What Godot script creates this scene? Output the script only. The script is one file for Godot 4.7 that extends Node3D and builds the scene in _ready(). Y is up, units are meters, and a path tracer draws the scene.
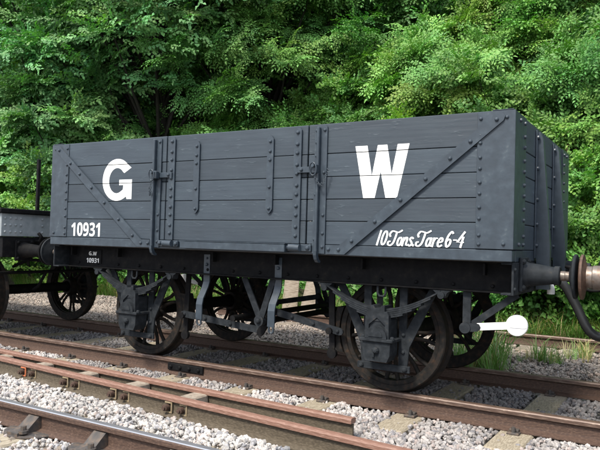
extends Node3D

# ---------------------------------------------------------------- helpers
var S: SurfaceTool
var X := Transform3D.IDENTITY
var sg := 0
var M := {}
var names := {}
var used_names := {}
var rng := RandomNumberGenerator.new()

func lin(r: float, g: float, b: float) -> Color:
	return Color(r, g, b).linear_to_srgb()

func rf(a: float, b: float) -> float:
	return rng.randf_range(a, b)

func begin() -> void:
	S = SurfaceTool.new()
	S.begin(Mesh.PRIMITIVE_TRIANGLES)
	S.set_smooth_group(-1)

func tri(a: Vector3, b: Vector3, c: Vector3) -> void:
	S.add_vertex(X * a); S.add_vertex(X * c); S.add_vertex(X * b)

func quad(a: Vector3, b: Vector3, c: Vector3, d: Vector3) -> void:
	tri(a, b, c); tri(a, c, d)

func meshed() -> ArrayMesh:
	S.generate_normals()
	return S.commit()

func numbered(called: String) -> String:
	if not names.has(called):
		names[called] = 0
		return called
	names[called] += 1
	return "%s_%03d" % [called, names[called]]

func part_name(called: String, parent: Node) -> String:
	var used: Dictionary = used_names.get(parent.get_instance_id(), {})
	var k: int = used.get(called, -1) + 1
	used[called] = k
	used_names[parent.get_instance_id()] = used
	return called if k == 0 else "%s_%03d" % [called, k]

func put(called: String, mesh: Mesh, mat: Material, parent: Node3D) -> MeshInstance3D:
	var o := MeshInstance3D.new()
	o.name = numbered(called) if parent == self else part_name(called, parent)
	o.mesh = mesh
	o.material_override = mat
	o.cast_shadow = GeometryInstance3D.SHADOW_CASTING_SETTING_ON
	parent.add_child(o, true)
	return o

func done(called: String, mat: Material, parent: Node3D) -> MeshInstance3D:
	return put(called, meshed(), mat, parent)

func thing(called: String, label: String, category: String, at := Vector3.ZERO, turn := 0.0, group := "") -> Node3D:
	var o := Node3D.new()
	o.name = numbered(called)
	add_child(o)
	o.position = at
	o.rotation.y = turn
	tag(o, label, category, group)
	return o

func tag(o: Node, label: String, category: String, group := "", kind := "") -> void:
	if label != "": o.set_meta("label", label)
	if category != "": o.set_meta("category", category)
	if group != "": o.set_meta("group", group)
	if kind != "": o.set_meta("kind", kind)

# a box with chamfered edges; size is full extent, turn its own basis
func box(c: Vector3, size: Vector3, bev := 0.0, turn := Basis.IDENTITY) -> void:
	var h := size * 0.5
	var keep := X
	X = X * Transform3D(turn, c)
	if bev <= 0.0:
		var p := []
		for i in 8:
			p.append(Vector3(h.x if i & 1 else -h.x, h.y if i & 2 else -h.y, h.z if i & 4 else -h.z))
		quad(p[4], p[5], p[7], p[6]); quad(p[1], p[0], p[2], p[3])
		quad(p[5], p[1], p[3], p[7]); quad(p[0], p[4], p[6], p[2])
		quad(p[6], p[7], p[3], p[2]); quad(p[0], p[1], p[5], p[4])
	else:
		var b: float = minf(bev, minf(h.x, minf(h.y, h.z)) * 0.9)
		for ax in 3:
			var u := (ax + 1) % 3
			var w := (ax + 2) % 3
			for s in [-1.0, 1.0]:
				var q := []
				for k in [[-1, -1], [1, -1], [1, 1], [-1, 1]]:
					var t := Vector3.ZERO
					t[ax] = s * h[ax]; t[u] = k[0] * (h[u] - b); t[w] = k[1] * (h[w] - b)
					q.append(t)
				if s > 0: quad(q[0], q[1], q[2], q[3])
				else: quad(q[3], q[2], q[1], q[0])
		for ax in 3:
			var u := (ax + 1) % 3
			var w := (ax + 2) % 3
			for su in [-1.0, 1.0]:
				for sw in [-1.0, 1.0]:
					var a := Vector3.ZERO; var a2 := Vector3.ZERO
					a[ax] = -(h[ax] - b); a[u] = su * h[u]; a[w] = sw * (h[w] - b)
					a2[ax] = a[ax]; a2[u] = su * (h[u] - b); a2[w] = sw * h[w]
					var b1 := a; var b2 := a2
					b1[ax] = -a[ax]; b2[ax] = -a2[ax]
					quad_out(a, a2, b2, b1)
		for sx in [-1.0, 1.0]:
			for sy in [-1.0, 1.0]:
				for sz in [-1.0, 1.0]:
					var a := Vector3(sx * h.x, sy * (h.y - b), sz * (h.z - b))
					var b1 := Vector3(sx * (h.x - b), sy * h.y, sz * (h.z - b))
					var c1 := Vector3(sx * (h.x - b), sy * (h.y - b), sz * h.z)
					if sx * sy * sz > 0: tri(a, b1, c1)
					else: tri(a, c1, b1)
	X = keep

# a quad of a convex shape round the local origin, wound outward
func quad_out(a: Vector3, b: Vector3, c: Vector3, d: Vector3) -> void:
	var n := (b - a).cross(c - a)
	if n.dot(a + b + c + d) >= 0.0: quad(a, b, c, d)
	else: quad(d, c, b, a)

func frame(dir: Vector3) -> Basis:
	var w := dir.normalized()
	var u := w.cross(Vector3.UP if absf(w.y) < 0.95 else Vector3.RIGHT).normalized()
	return Basis(u, w.cross(u), w)

func cyl(p0: Vector3, p1: Vector3, r0: float, r1: float, n := 12, caps := true) -> void:
	var f := frame(p1 - p0)
	sg += 1
	for i in n:
		var a := TAU * i / n
		var b := TAU * (i + 1) / n
		var da := f.x * cos(a) + f.y * sin(a)
		var db := f.x * cos(b) + f.y * sin(b)
		S.set_smooth_group(sg)
		quad(p0 + da * r0, p0 + db * r0, p1 + db * r1, p1 + da * r1)
		S.set_smooth_group(-1)
		if caps:
			if r1 > 0: tri(p1, p1 + da * r1, p1 + db * r1)
			if r0 > 0: tri(p0, p0 + db * r0, p0 + da * r0)

# profile: [[offset along axis, radius], ...]
func lathe(o: Vector3, dir: Vector3, prof: Array, n := 20, smooth := true) -> void:
	var f := frame(dir)
	for k in prof.size() - 1:
		sg += 1
		for i in n:
			var a := TAU * i / n
			var b := TAU * (i + 1) / n
			var da := f.x * cos(a) + f.y * sin(a)
			var db := f.x * cos(b) + f.y * sin(b)
			var q0: Vector3 = o + f.z * prof[k][0]
			var q1: Vector3 = o + f.z * prof[k + 1][0]
			var r0: float = prof[k][1]
			var r1: float = prof[k + 1][1]
			S.set_smooth_group(sg if smooth else -1)
			if r0 > 0.0 and r1 > 0.0: quad(q0 + da * r0, q0 + db * r0, q1 + db * r1, q1 + da * r1)
			elif r1 > 0.0: tri(q0, q1 + db * r1, q1 + da * r1)
			elif r0 > 0.0: tri(q0 + da * r0, q0 + db * r0, q1)
	S.set_smooth_group(-1)

func tube(pts: Array, radii, n := 8, closed := false) -> void:
	var m := pts.size()
	sg += 1
	S.set_smooth_group(sg)
	var rings := []
	var up := Vector3.UP
	for i in m:
		var a: Vector3 = pts[(i - 1 + m) % m] if (closed or i > 0) else pts[i]
		var b: Vector3 = pts[(i + 1) % m] if (closed or i < m - 1) else pts[i]
		var w := (b - a).normalized()
		if i == 0: up = Vector3.UP if absf(w.y) < 0.9 else Vector3.RIGHT
		var u := w.cross(up).normalized()
		var t := u.cross(w)
		up = t
		var r: float = radii[i] if radii is Array else radii
		var ring := []
		for k in n:
			var an := TAU * k / n
			ring.append(pts[i] + (u * cos(an) + t * sin(an)) * r)
		rings.append(ring)
	for i in (m if closed else m - 1):
		var r0: Array = rings[i]
		var r1: Array = rings[(i + 1) % m]
		for k in n:
			var k2 := (k + 1) % n
			quad(r0[k2], r0[k], r1[k], r1[k2])
	S.set_smooth_group(-1)
	if not closed:
		for k in range(1, n - 1):
			tri(rings[0][0], rings[0][k], rings[0][k + 1])
			tri(rings[m - 1][0], rings[m - 1][k + 1], rings[m - 1][k])

# polygon in (u, v) pushed out along w from t0 to t1
func prism(poly: PackedVector2Array, o: Vector3, u: Vector3, w: Vector3, t0: float, t1: float) -> void:
	var nrm := u.cross(w)
	if Geometry2D.is_polygon_clockwise(poly): poly.reverse()
	var idx := Geometry2D.triangulate_polygon(poly)
	var f0 := []; var f1 := []
	for q in poly:
		f0.append(o + u * q.x + w * q.y + nrm * t0)
		f1.append(o + u * q.x + w * q.y + nrm * t1)
	for i in range(0, idx.size(), 3):
		var a := idx[i]; var b := idx[i + 1]; var c := idx[i + 2]
		if (poly[b] - poly[a]).cross(poly[c] - poly[a]) < 0:
			var sw := b
			b = c; c = sw
		tri(f1[a], f1[b], f1[c]); tri(f0[a], f0[c], f0[b])
	for i in poly.size():
		var j := (i + 1) % poly.size()
		quad(f0[i], f0[j], f1[j], f1[i])

func plate(poly: Array, z0: float, z1: float) -> void:
	prism(PackedVector2Array(poly), Vector3.ZERO, Vector3.RIGHT, Vector3.UP, z0, z1)

# flat bar between two points in the x-y plane, thick from z0 to z1
func bar(a: Vector2, b: Vector2, w: float, z0: float, z1: float, round_ends := true) -> void:
	var d := (b - a).normalized()
	var s := Vector2(-d.y, d.x) * w * 0.5
	var p := [a - s, b - s]
	if round_ends:
		for k in range(1, 4): p.append(b - s.rotated(PI * k / 4.0))
	p.append(b + s); p.append(a + s)
	if round_ends:
		for k in range(1, 4): p.append(a + s.rotated(PI * k / 4.0))
	plate(p, z0, z1)

func bolt(p: Vector3, dir: Vector3, r := 0.014) -> void:
	lathe(p, dir, [[-0.002, r], [r * 0.55, r * 0.92], [r * 0.95, r * 0.55], [r * 1.05, 0.0]], 8, false)

# ---------------------------------------------------------------- materials
func noise_image(size: int, freq: float, oct: int, sd: int, kind := FastNoiseLite.TYPE_SIMPLEX_SMOOTH) -> Image:
	var f := FastNoiseLite.new()
	f.seed = sd
	f.noise_type = kind
	f.frequency = freq
	f.fractal_octaves = oct
	f.fractal_gain = 0.55
	var im := f.get_seamless_image(size, size)
	im.convert(Image.FORMAT_RGB8)
	return im

# cols: [[stop, r, g, b] ...] linear values over the noise
func ramp_tex(im: Image, cols: Array) -> ImageTexture:
	var lut := []
	for i in 256:
		var t := i / 255.0
		var c := Color(cols[0][1], cols[0][2], cols[0][3])
		for k in cols.size() - 1:
			if t >= cols[k][0]:
				var e: float = clampf((t - cols[k][0]) / maxf(cols[k + 1][0] - cols[k][0], 0.001), 0, 1)
				c = Color(cols[k][1], cols[k][2], cols[k][3]).lerp(Color(cols[k + 1][1], cols[k + 1][2], cols[k + 1][3]), e)
		lut.append(c.linear_to_srgb())
	var src := im.get_data()
	var out := PackedByteArray()
	out.resize(src.size())
	for i in range(0, src.size(), 3):
		var c: Color = lut[src[i]]
		out[i] = int(c.r * 255.0); out[i + 1] = int(c.g * 255.0); out[i + 2] = int(c.b * 255.0)
	return ImageTexture.create_from_image(Image.create_from_data(im.get_width(), im.get_height(), false, Image.FORMAT_RGB8, out))

func bump_tex(im: Image, strength: float) -> ImageTexture:
	var b: Image = im.duplicate()
	b.convert(Image.FORMAT_RGBA8)
	b.bump_map_to_normal_map(strength)
	return ImageTexture.create_from_image(b)

# a triplanar material: noise colours, relief and roughness
func surf(size: int, freq: float, oct: int, sd: int, cols: Array, scale: Vector3, rough: float, relief := 0.0, metal := 0.0, world := false) -> StandardMaterial3D:
	var im := noise_image(size, freq, oct, sd)
	var m := StandardMaterial3D.new()
	m.albedo_texture = ramp_tex(im, cols)
	m.uv1_triplanar = true
	m.uv1_world_triplanar = world
	m.uv1_scale = scale
	m.roughness = rough
	m.metallic = metal
	if relief > 0.0:
		m.normal_enabled = true
		m.normal_texture = bump_tex(im, 4.0)
		m.normal_scale = relief
	return m

func plain(c: Color, rough := 0.6, metal := 0.0) -> StandardMaterial3D:
	var m := StandardMaterial3D.new()
	m.albedo_color = c
	m.roughness = rough
	m.metallic = metal
	return m

func make_materials() -> void:
	# paint on planks: blue-grey, fine lengthways grain, cloudy patches and a few pale scuffs
	var grain := FastNoiseLite.new()
	grain.seed = 11
	grain.frequency = 0.02
	grain.fractal_octaves = 4
	var wide := Image.create(1024, 512, false, Image.FORMAT_RGB8)
	for y in 512:
		for x in 1024:
			var fine := grain.get_noise_2d(x * 0.35, y * 7.0)
			var cloud := grain.get_noise_2d(x * 0.45 + 900.0, y * 0.9)
			var scuff := grain.get_noise_2d(x * 1.6 + 300.0, y * 9.0 + 500.0)
			var patch := grain.get_noise_2d(x * 0.8 + 50.0, y * 1.6 + 1500.0)
			var v := 0.42 + 0.13 * fine + 0.26 * cloud
			if scuff > 0.22 and patch > 0.08: v += (scuff - 0.22) * 0.95 * minf((patch - 0.08) * 6.0, 1.0)
			v = clampf(v, 0.0, 1.0)
			wide.set_pixel(x, y, Color(v, v, v))
	var relief := bump_tex(wide, 3.0)
	for k in 3:
		var f: float = [1.0, 0.9, 1.1][k]
		var m := StandardMaterial3D.new()
		m.albedo_texture = ramp_tex(wide, [[0.0, 0.0175 * f, 0.0264 * f, 0.03735 * f], [0.35, 0.0252 * f, 0.0368 * f, 0.05063 * f], [0.6, 0.0315 * f, 0.0456 * f, 0.06059 * f], [0.75, 0.0455 * f, 0.0616 * f, 0.07719 * f], [1.0, 0.098 * f, 0.1216 * f, 0.1369 * f]])
		m.uv1_triplanar = true
		m.uv1_scale = Vector3(0.2, 0.4, 0.2)
		m.uv1_offset = Vector3(0.5, 0.137 * k, 0.5)
		m.roughness = 0.6
		m.normal_enabled = true
		m.normal_texture = relief
		m.normal_scale = 0.3
		M["plank%d" % k] = m
	M.iron = surf(256, 0.02, 4, 5, [[0.0, 0.0215, 0.03054, 0.04133], [0.6, 0.02905, 0.04117, 0.05511], [0.85, 0.03718, 0.05179, 0.06682], [1.0, 0.06972, 0.08632, 0.09645]], Vector3.ONE * 1.7, 0.4, 0.1)
	M.gear = surf(256, 0.02, 5, 8, [[0.0, 0.01195, 0.01394, 0.01594], [0.55, 0.02058, 0.0239, 0.02789], [0.8, 0.02789, 0.03121, 0.03519], [1.0, 0.0498, 0.0425, 0.03453]], Vector3.ONE * 2.3, 0.55, 0.3)
	M.black = surf(256, 0.02, 5, 9, [[0.0, 0.00498, 0.00498, 0.00581], [0.6, 0.0083, 0.0083, 0.00913], [0.85, 0.01328, 0.01245, 0.01162], [1.0, 0.0249, 0.01992, 0.0166]], Vector3.ONE * 2.1, 0.6, 0.3)
	M.wheel = surf(256, 0.02, 5, 10, [[0.0, 0.0083, 0.0083, 0.0083], [0.5, 0.01494, 0.01411, 0.01328], [0.75, 0.0249, 0.01909, 0.01577], [1.0, 0.0498, 0.02905, 0.01826]], Vector3.ONE * 2.6, 0.55, 0.3)
	M.inside = surf(256, 0.02, 4, 12, [[0.0, 0.083, 0.07055, 0.0581], [1.0, 0.166, 0.1411, 0.1162]], Vector3(0.5, 4, 4), 0.85, 0.4)
	M.white = surf(256, 0.03, 4, 13, [[0.0, 0.7, 0.7, 0.69], [0.5, 0.82, 0.82, 0.81], [1.0, 0.86, 0.86, 0.85]], Vector3.ONE * 2.0, 0.55)
	M.steel = surf(256, 0.02, 4, 14, [[0.0, 0.1008, 0.084, 0.0714], [0.5, 0.168, 0.1428, 0.126], [0.8, 0.126, 0.0756, 0.0504], [1.0, 0.1008, 0.0546, 0.0336]], Vector3.ONE * 3.0, 0.45, 0.2, 0.4)
	M.rust_face = surf(256, 0.03, 5, 15, [[0.0, 0.0336, 0.021, 0.01512], [0.5, 0.0756, 0.042, 0.02772], [1.0, 0.1428, 0.084, 0.0546]], Vector3.ONE * 3.0, 0.6, 0.3, 0.1)
	M.rail_side = surf(512, 0.02, 5, 16, [[0.0, 0.03528, 0.02016, 0.01428], [0.45, 0.0588, 0.03276, 0.02268], [0.75, 0.084, 0.04872, 0.0336], [1.0, 0.168, 0.1176, 0.084]], Vector3(2.6, 7.0, 7.0), 0.75, 0.2)
	M.rail_web = surf(512, 0.02, 5, 17, [[0.0, 0.0378, 0.02856, 0.01848], [0.5, 0.0714, 0.05544, 0.03612], [1.0, 0.126, 0.1008, 0.0714]], Vector3(2.2, 6.0, 6.0), 0.9, 0.25)
	M.rail_red = surf(512, 0.02, 5, 18, [[0.0, 0.1156, 0.056, 0.0385], [0.45, 0.1836, 0.0945, 0.0665], [0.75, 0.238, 0.14, 0.105], [1.0, 0.3128, 0.231, 0.189]], Vector3(1.2, 9.0, 12.0), 0.6, 0.12)
	M.rail_top = surf(256, 0.02, 4, 19, [[0.0, 0.2789, 0.2789, 0.2928], [0.6, 0.4183, 0.4183, 0.4323], [1.0, 0.502, 0.502, 0.5159]], Vector3(0.6, 8.0, 20.0), 0.34, 0.0, 0.75)
	M.rail_worn = surf(256, 0.02, 5, 20, [[0.0, 0.0588, 0.03528, 0.02688], [0.6, 0.1092, 0.06888, 0.05208], [0.82, 0.168, 0.1176, 0.0924], [1.0, 0.336, 0.2772, 0.2184]], Vector3(1.6, 9.0, 14.0), 0.5, 0.15, 0.2)
	M.sleeper = surf(512, 0.018, 5, 21, [[0.0, 0.1344, 0.1092, 0.0756], [0.45, 0.252, 0.2142, 0.1554], [0.75, 0.3192, 0.2772, 0.21], [1.0, 0.3864, 0.3444, 0.2772]], Vector3(6.0, 6.0, 1.3), 0.9, 0.5)
	M.old_wood = surf(512, 0.018, 5, 22, [[0.0, 0.09064, 0.06972, 0.0488], [0.5, 0.1813, 0.1464, 0.1116], [1.0, 0.2928, 0.251, 0.2092]], Vector3(0.6, 4.0, 4.0), 0.95, 0.6)
	M.chair = surf(256, 0.02, 5, 23, [[0.0, 0.0294, 0.02772, 0.02772], [0.5, 0.0546, 0.04704, 0.042], [1.0, 0.1176, 0.0798, 0.0546]], Vector3.ONE * 3.0, 0.7, 0.3)
	M.spacer = surf(256, 0.02, 5, 24, [[0.0, 0.1394, 0.1116, 0.08366], [0.5, 0.237, 0.1952, 0.1534], [1.0, 0.3068, 0.2649, 0.2092]], Vector3.ONE * 3.0, 0.9, 0.4)
	M.clip_yellow = surf(256, 0.03, 4, 25, [[0.0, 0.137, 0.0996, 0.0498], [0.5, 0.2283, 0.1743, 0.0996], [1.0, 0.2283, 0.1909, 0.1594]], Vector3.ONE * 8.0, 0.8)
	M.clip_orange = surf(256, 0.03, 4, 26, [[0.0, 0.3735, 0.0996, 0.0415], [1.0, 0.5146, 0.166, 0.0664]], Vector3.ONE * 8.0, 0.8)
	M.pale_grey = surf(256, 0.02, 4, 27, [[0.0, 0.1813, 0.2092, 0.2231], [0.5, 0.237, 0.2649, 0.2789], [1.0, 0.2928, 0.3137, 0.3277]], Vector3.ONE * 1.5, 0.55, 0.15)
	for k in ["black", "gear", "wheel"]:
		M[k].metallic_specular = 0.22
		M[k].roughness = 0.66
	M.rubber = plain(lin(0.012, 0.013, 0.014), 0.42)
	M.ground = surf(512, 0.03, 5, 28, [[0.0, 0.06275, 0.05578, 0.04741], [0.5, 0.1325, 0.122, 0.108], [1.0, 0.237, 0.2231, 0.2092]], Vector3.ONE * 0.9, 0.95, 1.0, 0.0, true)
	M.soil = surf(512, 0.02, 5, 29, [[0.0, 0.0166, 0.01328, 0.0083], [0.5, 0.0415, 0.03486, 0.01826], [1.0, 0.0498, 0.06225, 0.0249]], Vector3.ONE * 0.5, 0.95, 1.0, 0.0, true)
	M.bark = surf(256, 0.03, 5, 30, [[0.0, 0.01038, 0.00913, 0.007055], [0.5, 0.02283, 0.01992, 0.01577], [1.0, 0.04565, 0.0415, 0.03528]], Vector3(3, 0.8, 3), 0.95, 0.8)
	M.stem = plain(lin(0.12, 0.13, 0.05), 0.8)
	var st := StandardMaterial3D.new()
	st.vertex_color_use_as_albedo = true
	st.albedo_texture = ramp_tex(noise_image(256, 0.03, 4, 31), [[0.0, 0.62, 0.6, 0.58], [0.5, 0.88, 0.87, 0.86], [1.0, 1.0, 1.0, 1.0]])
	st.uv1_triplanar = true
	st.uv1_scale = Vector3.ONE * 0.3
	st.roughness = 0.92
	M.stone = st
	var lf := StandardMaterial3D.new()
	lf.vertex_color_use_as_albedo = true
	lf.roughness = 0.55
	lf.backlight_enabled = true
	lf.backlight = Color(0.6, 0.75, 0.3)
	lf.cull_mode = BaseMaterial3D.CULL_DISABLED
	M.leaf = lf

# ---------------------------------------------------------------- the open goods wagon
const SEAM := [1.21, 1.4, 1.58, 1.765, 1.955, 2.203]

func planks(parent: Node3D, x0: float, x1: float, salt: int) -> void:
	for k in 5:
		var y0: float = SEAM[k] + (0.0 if k == 0 else 0.0022)
		var y1: float = SEAM[k + 1] - (0.0 if k == 4 else 0.0022)
		var out: float = [0.0, 0.0016, -0.0018, 0.001, -0.0008, 0.0014, -0.0012][(k * 3 + salt) % 7]
		begin()
		box(Vector3((x0 + x1) / 2, (y0 + y1) / 2, 1.17 + out), Vector3(x1 - x0, y1 - y0, 0.06), 0.004)
		done("plank", M["plank%d" % ((k * 2 + salt) % 3)], parent)

func bolted_strap(called: String, parent: Node3D, poly: Array, z0: float, z1: float, bolts: Array, r := 0.015) -> void:
	begin()
	plate(poly, z0, z1)
	for b in bolts: bolt(Vector3(b.x, b.y, z1), Vector3.BACK, r)
	done(called, M.iron, parent)

func wagon_side(w: Node3D, lettered: bool) -> void:
	# thin inner lining behind the planks
	var parts := [[-2.38, -0.81], [-0.79, 0.755], [0.775, 2.38]]
	var nodes := []
	for k in 3:
		begin()
		box(Vector3((parts[k][0] + parts[k][1]) / 2, 1.69, 1.1325), Vector3(parts[k][1] - parts[k][0], 0.98, 0.009))
		nodes.append(done("drop_door" if k == 1 else "side_board", M.inside, w))
	planks(nodes[0], -2.44, -0.808, 0)
	planks(nodes[1], -0.796, 0.759, 1)
	planks(nodes[2], 0.771, 2.44, 2)
	begin()
	box(Vector3(0, 1.1655, 1.15), Vector3(4.88, 0.083, 0.108), 0.006)
	done("curb_rail", M.iron, w)
	# bang plate below the door
	begin()
	box(Vector3(0.035, 1.169, 1.245), Vector3(1.14, 0.066, 0.074), 0.005)
	box(Vector3(0.035, 1.2065, 1.242), Vector3(1.15, 0.006, 0.084), 0.001)
	done("door_ledge", M.iron, w)
	# corner plates
	for s in [-1.0, 1.0]:
		begin()
		box(Vector3(s * 2.3145, 1.7065, 1.206), Vector3(0.267, 0.987, 0.006), 0.002)
		box(Vector3(s * 2.36, 2.2065, 1.175), Vector3(0.15, 0.006, 0.062), 0.001)
		for y in [2.15, 2.03, 1.975, 1.87, 1.79, 1.69, 1.61, 1.51, 1.43, 1.31, 1.245]:
			bolt(Vector3(s * 2.205, y, 1.209), Vector3.BACK, 0.014)
		bolt(Vector3(s * 2.39, 2.15, 1.209), Vector3.BACK, 0.014)
		bolt(Vector3(s * 2.38, 1.25, 1.209), Vector3.BACK, 0.014)
		done("corner_plate", M.iron, w)
		# diagonal strap
		begin()
		var a := Vector2(s * 2.345, 2.155)
		var b := Vector2(s * 1.112, 1.175)
		var d := (b - a).normalized()
		var e := Vector2(s * 0.97, 1.171)
		var nn: Vector2 = Vector2(-d.y, d.x) * 0.037 * s
		var poly := []
		if s > 0: nn = -nn
		# outline: tail end, elbow, upper end
		var up: Vector2 = nn if nn.y > 0 else -nn
		poly = [a + up, a - d * 0.03 + up * 0.5, a - d * 0.03 - up * 0.5, a - up, Vector2(b.x + s * 0.022, 1.134), Vector2(e.x, 1.134), Vector2(e.x, 1.208), Vector2(b.x - s * 0.022, 1.208)]
		plate(poly, 1.2105, 1.2225)
		for t in [0.02, 0.17, 0.29, 0.44, 0.6, 0.77, 0.93]:
			var q := a.lerp(b, t)
			bolt(Vector3(q.x, q.y, 1.2225), Vector3.BACK, 0.016)
		for t in [0.2, 0.85]:
			bolt(Vector3(lerpf(b.x, e.x, t), 1.172, 1.2225), Vector3.BACK, 0.016)
		done("diagonal_strap", M.iron, w)
	# door straps with pointed ends
	for x in [-0.42, 0.395]:
		var h := 0.033
		bolted_strap("door_strap", nodes[1], [Vector2(x - h, 1.5), Vector2(x - h * 0.4, 1.472), Vector2(x, 1.462), Vector2(x + h * 0.4, 1.472), Vector2(x + h, 1.5), Vector2(x + h, 2.105), Vector2(x + h * 0.5, 2.13), Vector2(x, 2.142), Vector2(x - h * 0.5, 2.13), Vector2(x - h, 2.105)], 1.2035, 1.217, [Vector2(x, 2.085), Vector2(x, 1.925), Vector2(x, 1.69), Vector2(x, 1.505), Vector2(x, 2.0)], 0.015)
	# door edge straps with rows of bolts
	for x in [-0.72, 0.672]:
		var bl := []
		for k in 11: bl.append(Vector2(x, 2.145 - k * 0.087 - (0.012 if k % 2 else 0.0)))
		bolted_strap("edge_strap", nodes[1], [Vector2(x - 0.036, 1.212), Vector2(x + 0.036, 1.212), Vector2(x + 0.036, 2.165), Vector2(x + 0.018, 2.186), Vector2(x - 0.018, 2.186), Vector2(x - 0.036, 2.165)], 1.2035, 1.219, bl, 0.017)
	# door posts: flange, projecting rib, curled foot
	for x in [-0.915, 0.893]:
		begin()
		var px: float = x
		plate([Vector2(px - 0.058, 1.135), Vector2(px + 0.058, 1.135), Vector2(px + 0.058, 2.175), Vector2(px + 0.045, 2.19), Vector2(px - 0.045, 2.19), Vector2(px - 0.058, 2.175)], 1.2045, 1.216)
		var rx := px - 0.012
		box(Vector3(rx, 1.66, 1.235), Vector3(0.024, 1.03, 0.038), 0.006)
		# foot: the rib tapers and curls under the curb rail
		prism(PackedVector2Array([Vector2(1.214, 1.15), Vector2(1.256, 1.15), Vector2(1.254, 1.12), Vector2(1.24, 1.085), Vector2(1.215, 1.062), Vector2(1.18, 1.056), Vector2(1.172, 1.07), Vector2(1.2, 1.09), Vector2(1.214, 1.115)]), Vector3.ZERO, Vector3(0, 0, 1), Vector3(0, 1, 0), -rx - 0.014, -rx + 0.014)
		for b in [[-0.038, 2.15], [0.036, 2.15], [-0.038, 2.05], [-0.038, 1.94], [0.036, 1.8], [-0.038, 1.62], [0.036, 1.45], [0.036, 1.3], [-0.038, 1.25], [0.036, 1.19]]:
			bolt(Vector3(px + b[0], b[1], 1.216), Vector3.BACK, 0.014)
		done("door_post", M.iron, w)
		# latch bar with its tab, pin ring and chain
		var s := 1.0 if px < 0 else -1.0
		begin()
		box(Vector3(px + s * 0.125, 1.826, 1.228), Vector3(0.17, 0.05, 0.014), 0.003)
		box(Vector3(px + s * 0.03, 1.826, 1.262), Vector3(0.06, 0.075, 0.05), 0.006)
		cyl(Vector3(px + s * 0.02, 1.85, 1.25), Vector3(px + s * 0.02, 1.85, 1.315), 0.018, 0.014, 10)
		bolt(Vector3(px + s * 0.17, 1.826, 1.235), Vector3.BACK, 0.016)
		var latch := done("door_latch", M.iron, w)
		begin()
		var ring := []
		for k in 16:
			var an := TAU * k / 16
			ring.append(Vector3(px + s * 0.02 + cos(an) * 0.032, 1.822 + sin(an) * 0.052, 1.305 + sin(an) * 0.006))
		tube(ring, 0.0062, 6, true)
		done("ring", M.iron, latch)
		begin()
		var cl := 16
		for k in cl:
			var t := k / float(cl - 1)
			var c0 := Vector3(px + s * 0.01 - s * t * 0.1 if px > 0 else px + s * (0.01 - t * 0.06), 1.77 - sin(t * PI) * 0.1 + t * (0.05 if px > 0 else -0.06), 1.29 - t * 0.04)
			var lk := []
			var tw := PI / 2 if k % 2 else 0.0
			var dirv := Vector3(-0.6 * s * cos(t * PI), -cos(t * PI), 0).normalized()
			var sid := Vector3(-dirv.y, dirv.x, 0) * cos(tw) + Vector3.BACK * sin(tw)
			for j in 8:
				var an := TAU * j / 8
				lk.append(c0 + dirv * cos(an) * 0.012 + sid * sin(an) * 0.0075)
			tube(lk, 0.0026, 4, true)
		done("chain", M.iron, latch)
		# door hinge
		begin()
		var hx := px + s * 0.205
		box(Vector3(hx - s * 0.02, 1.176, 1.222), Vector3(0.25, 0.058, 0.03), 0.005)
		cyl(Vector3(hx - 0.052, 1.176, 1.252), Vector3(hx + 0.052, 1.176, 1.252), 0.031, 0.031, 14)
		for q in [-0.115, 0.085]:
			bolt(Vector3(hx + s * q, 1.176, 1.237), Vector3.BACK, 0.02)
		done("door_hinge", M.iron, w)
	if lettered: lettering(w)

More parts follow.
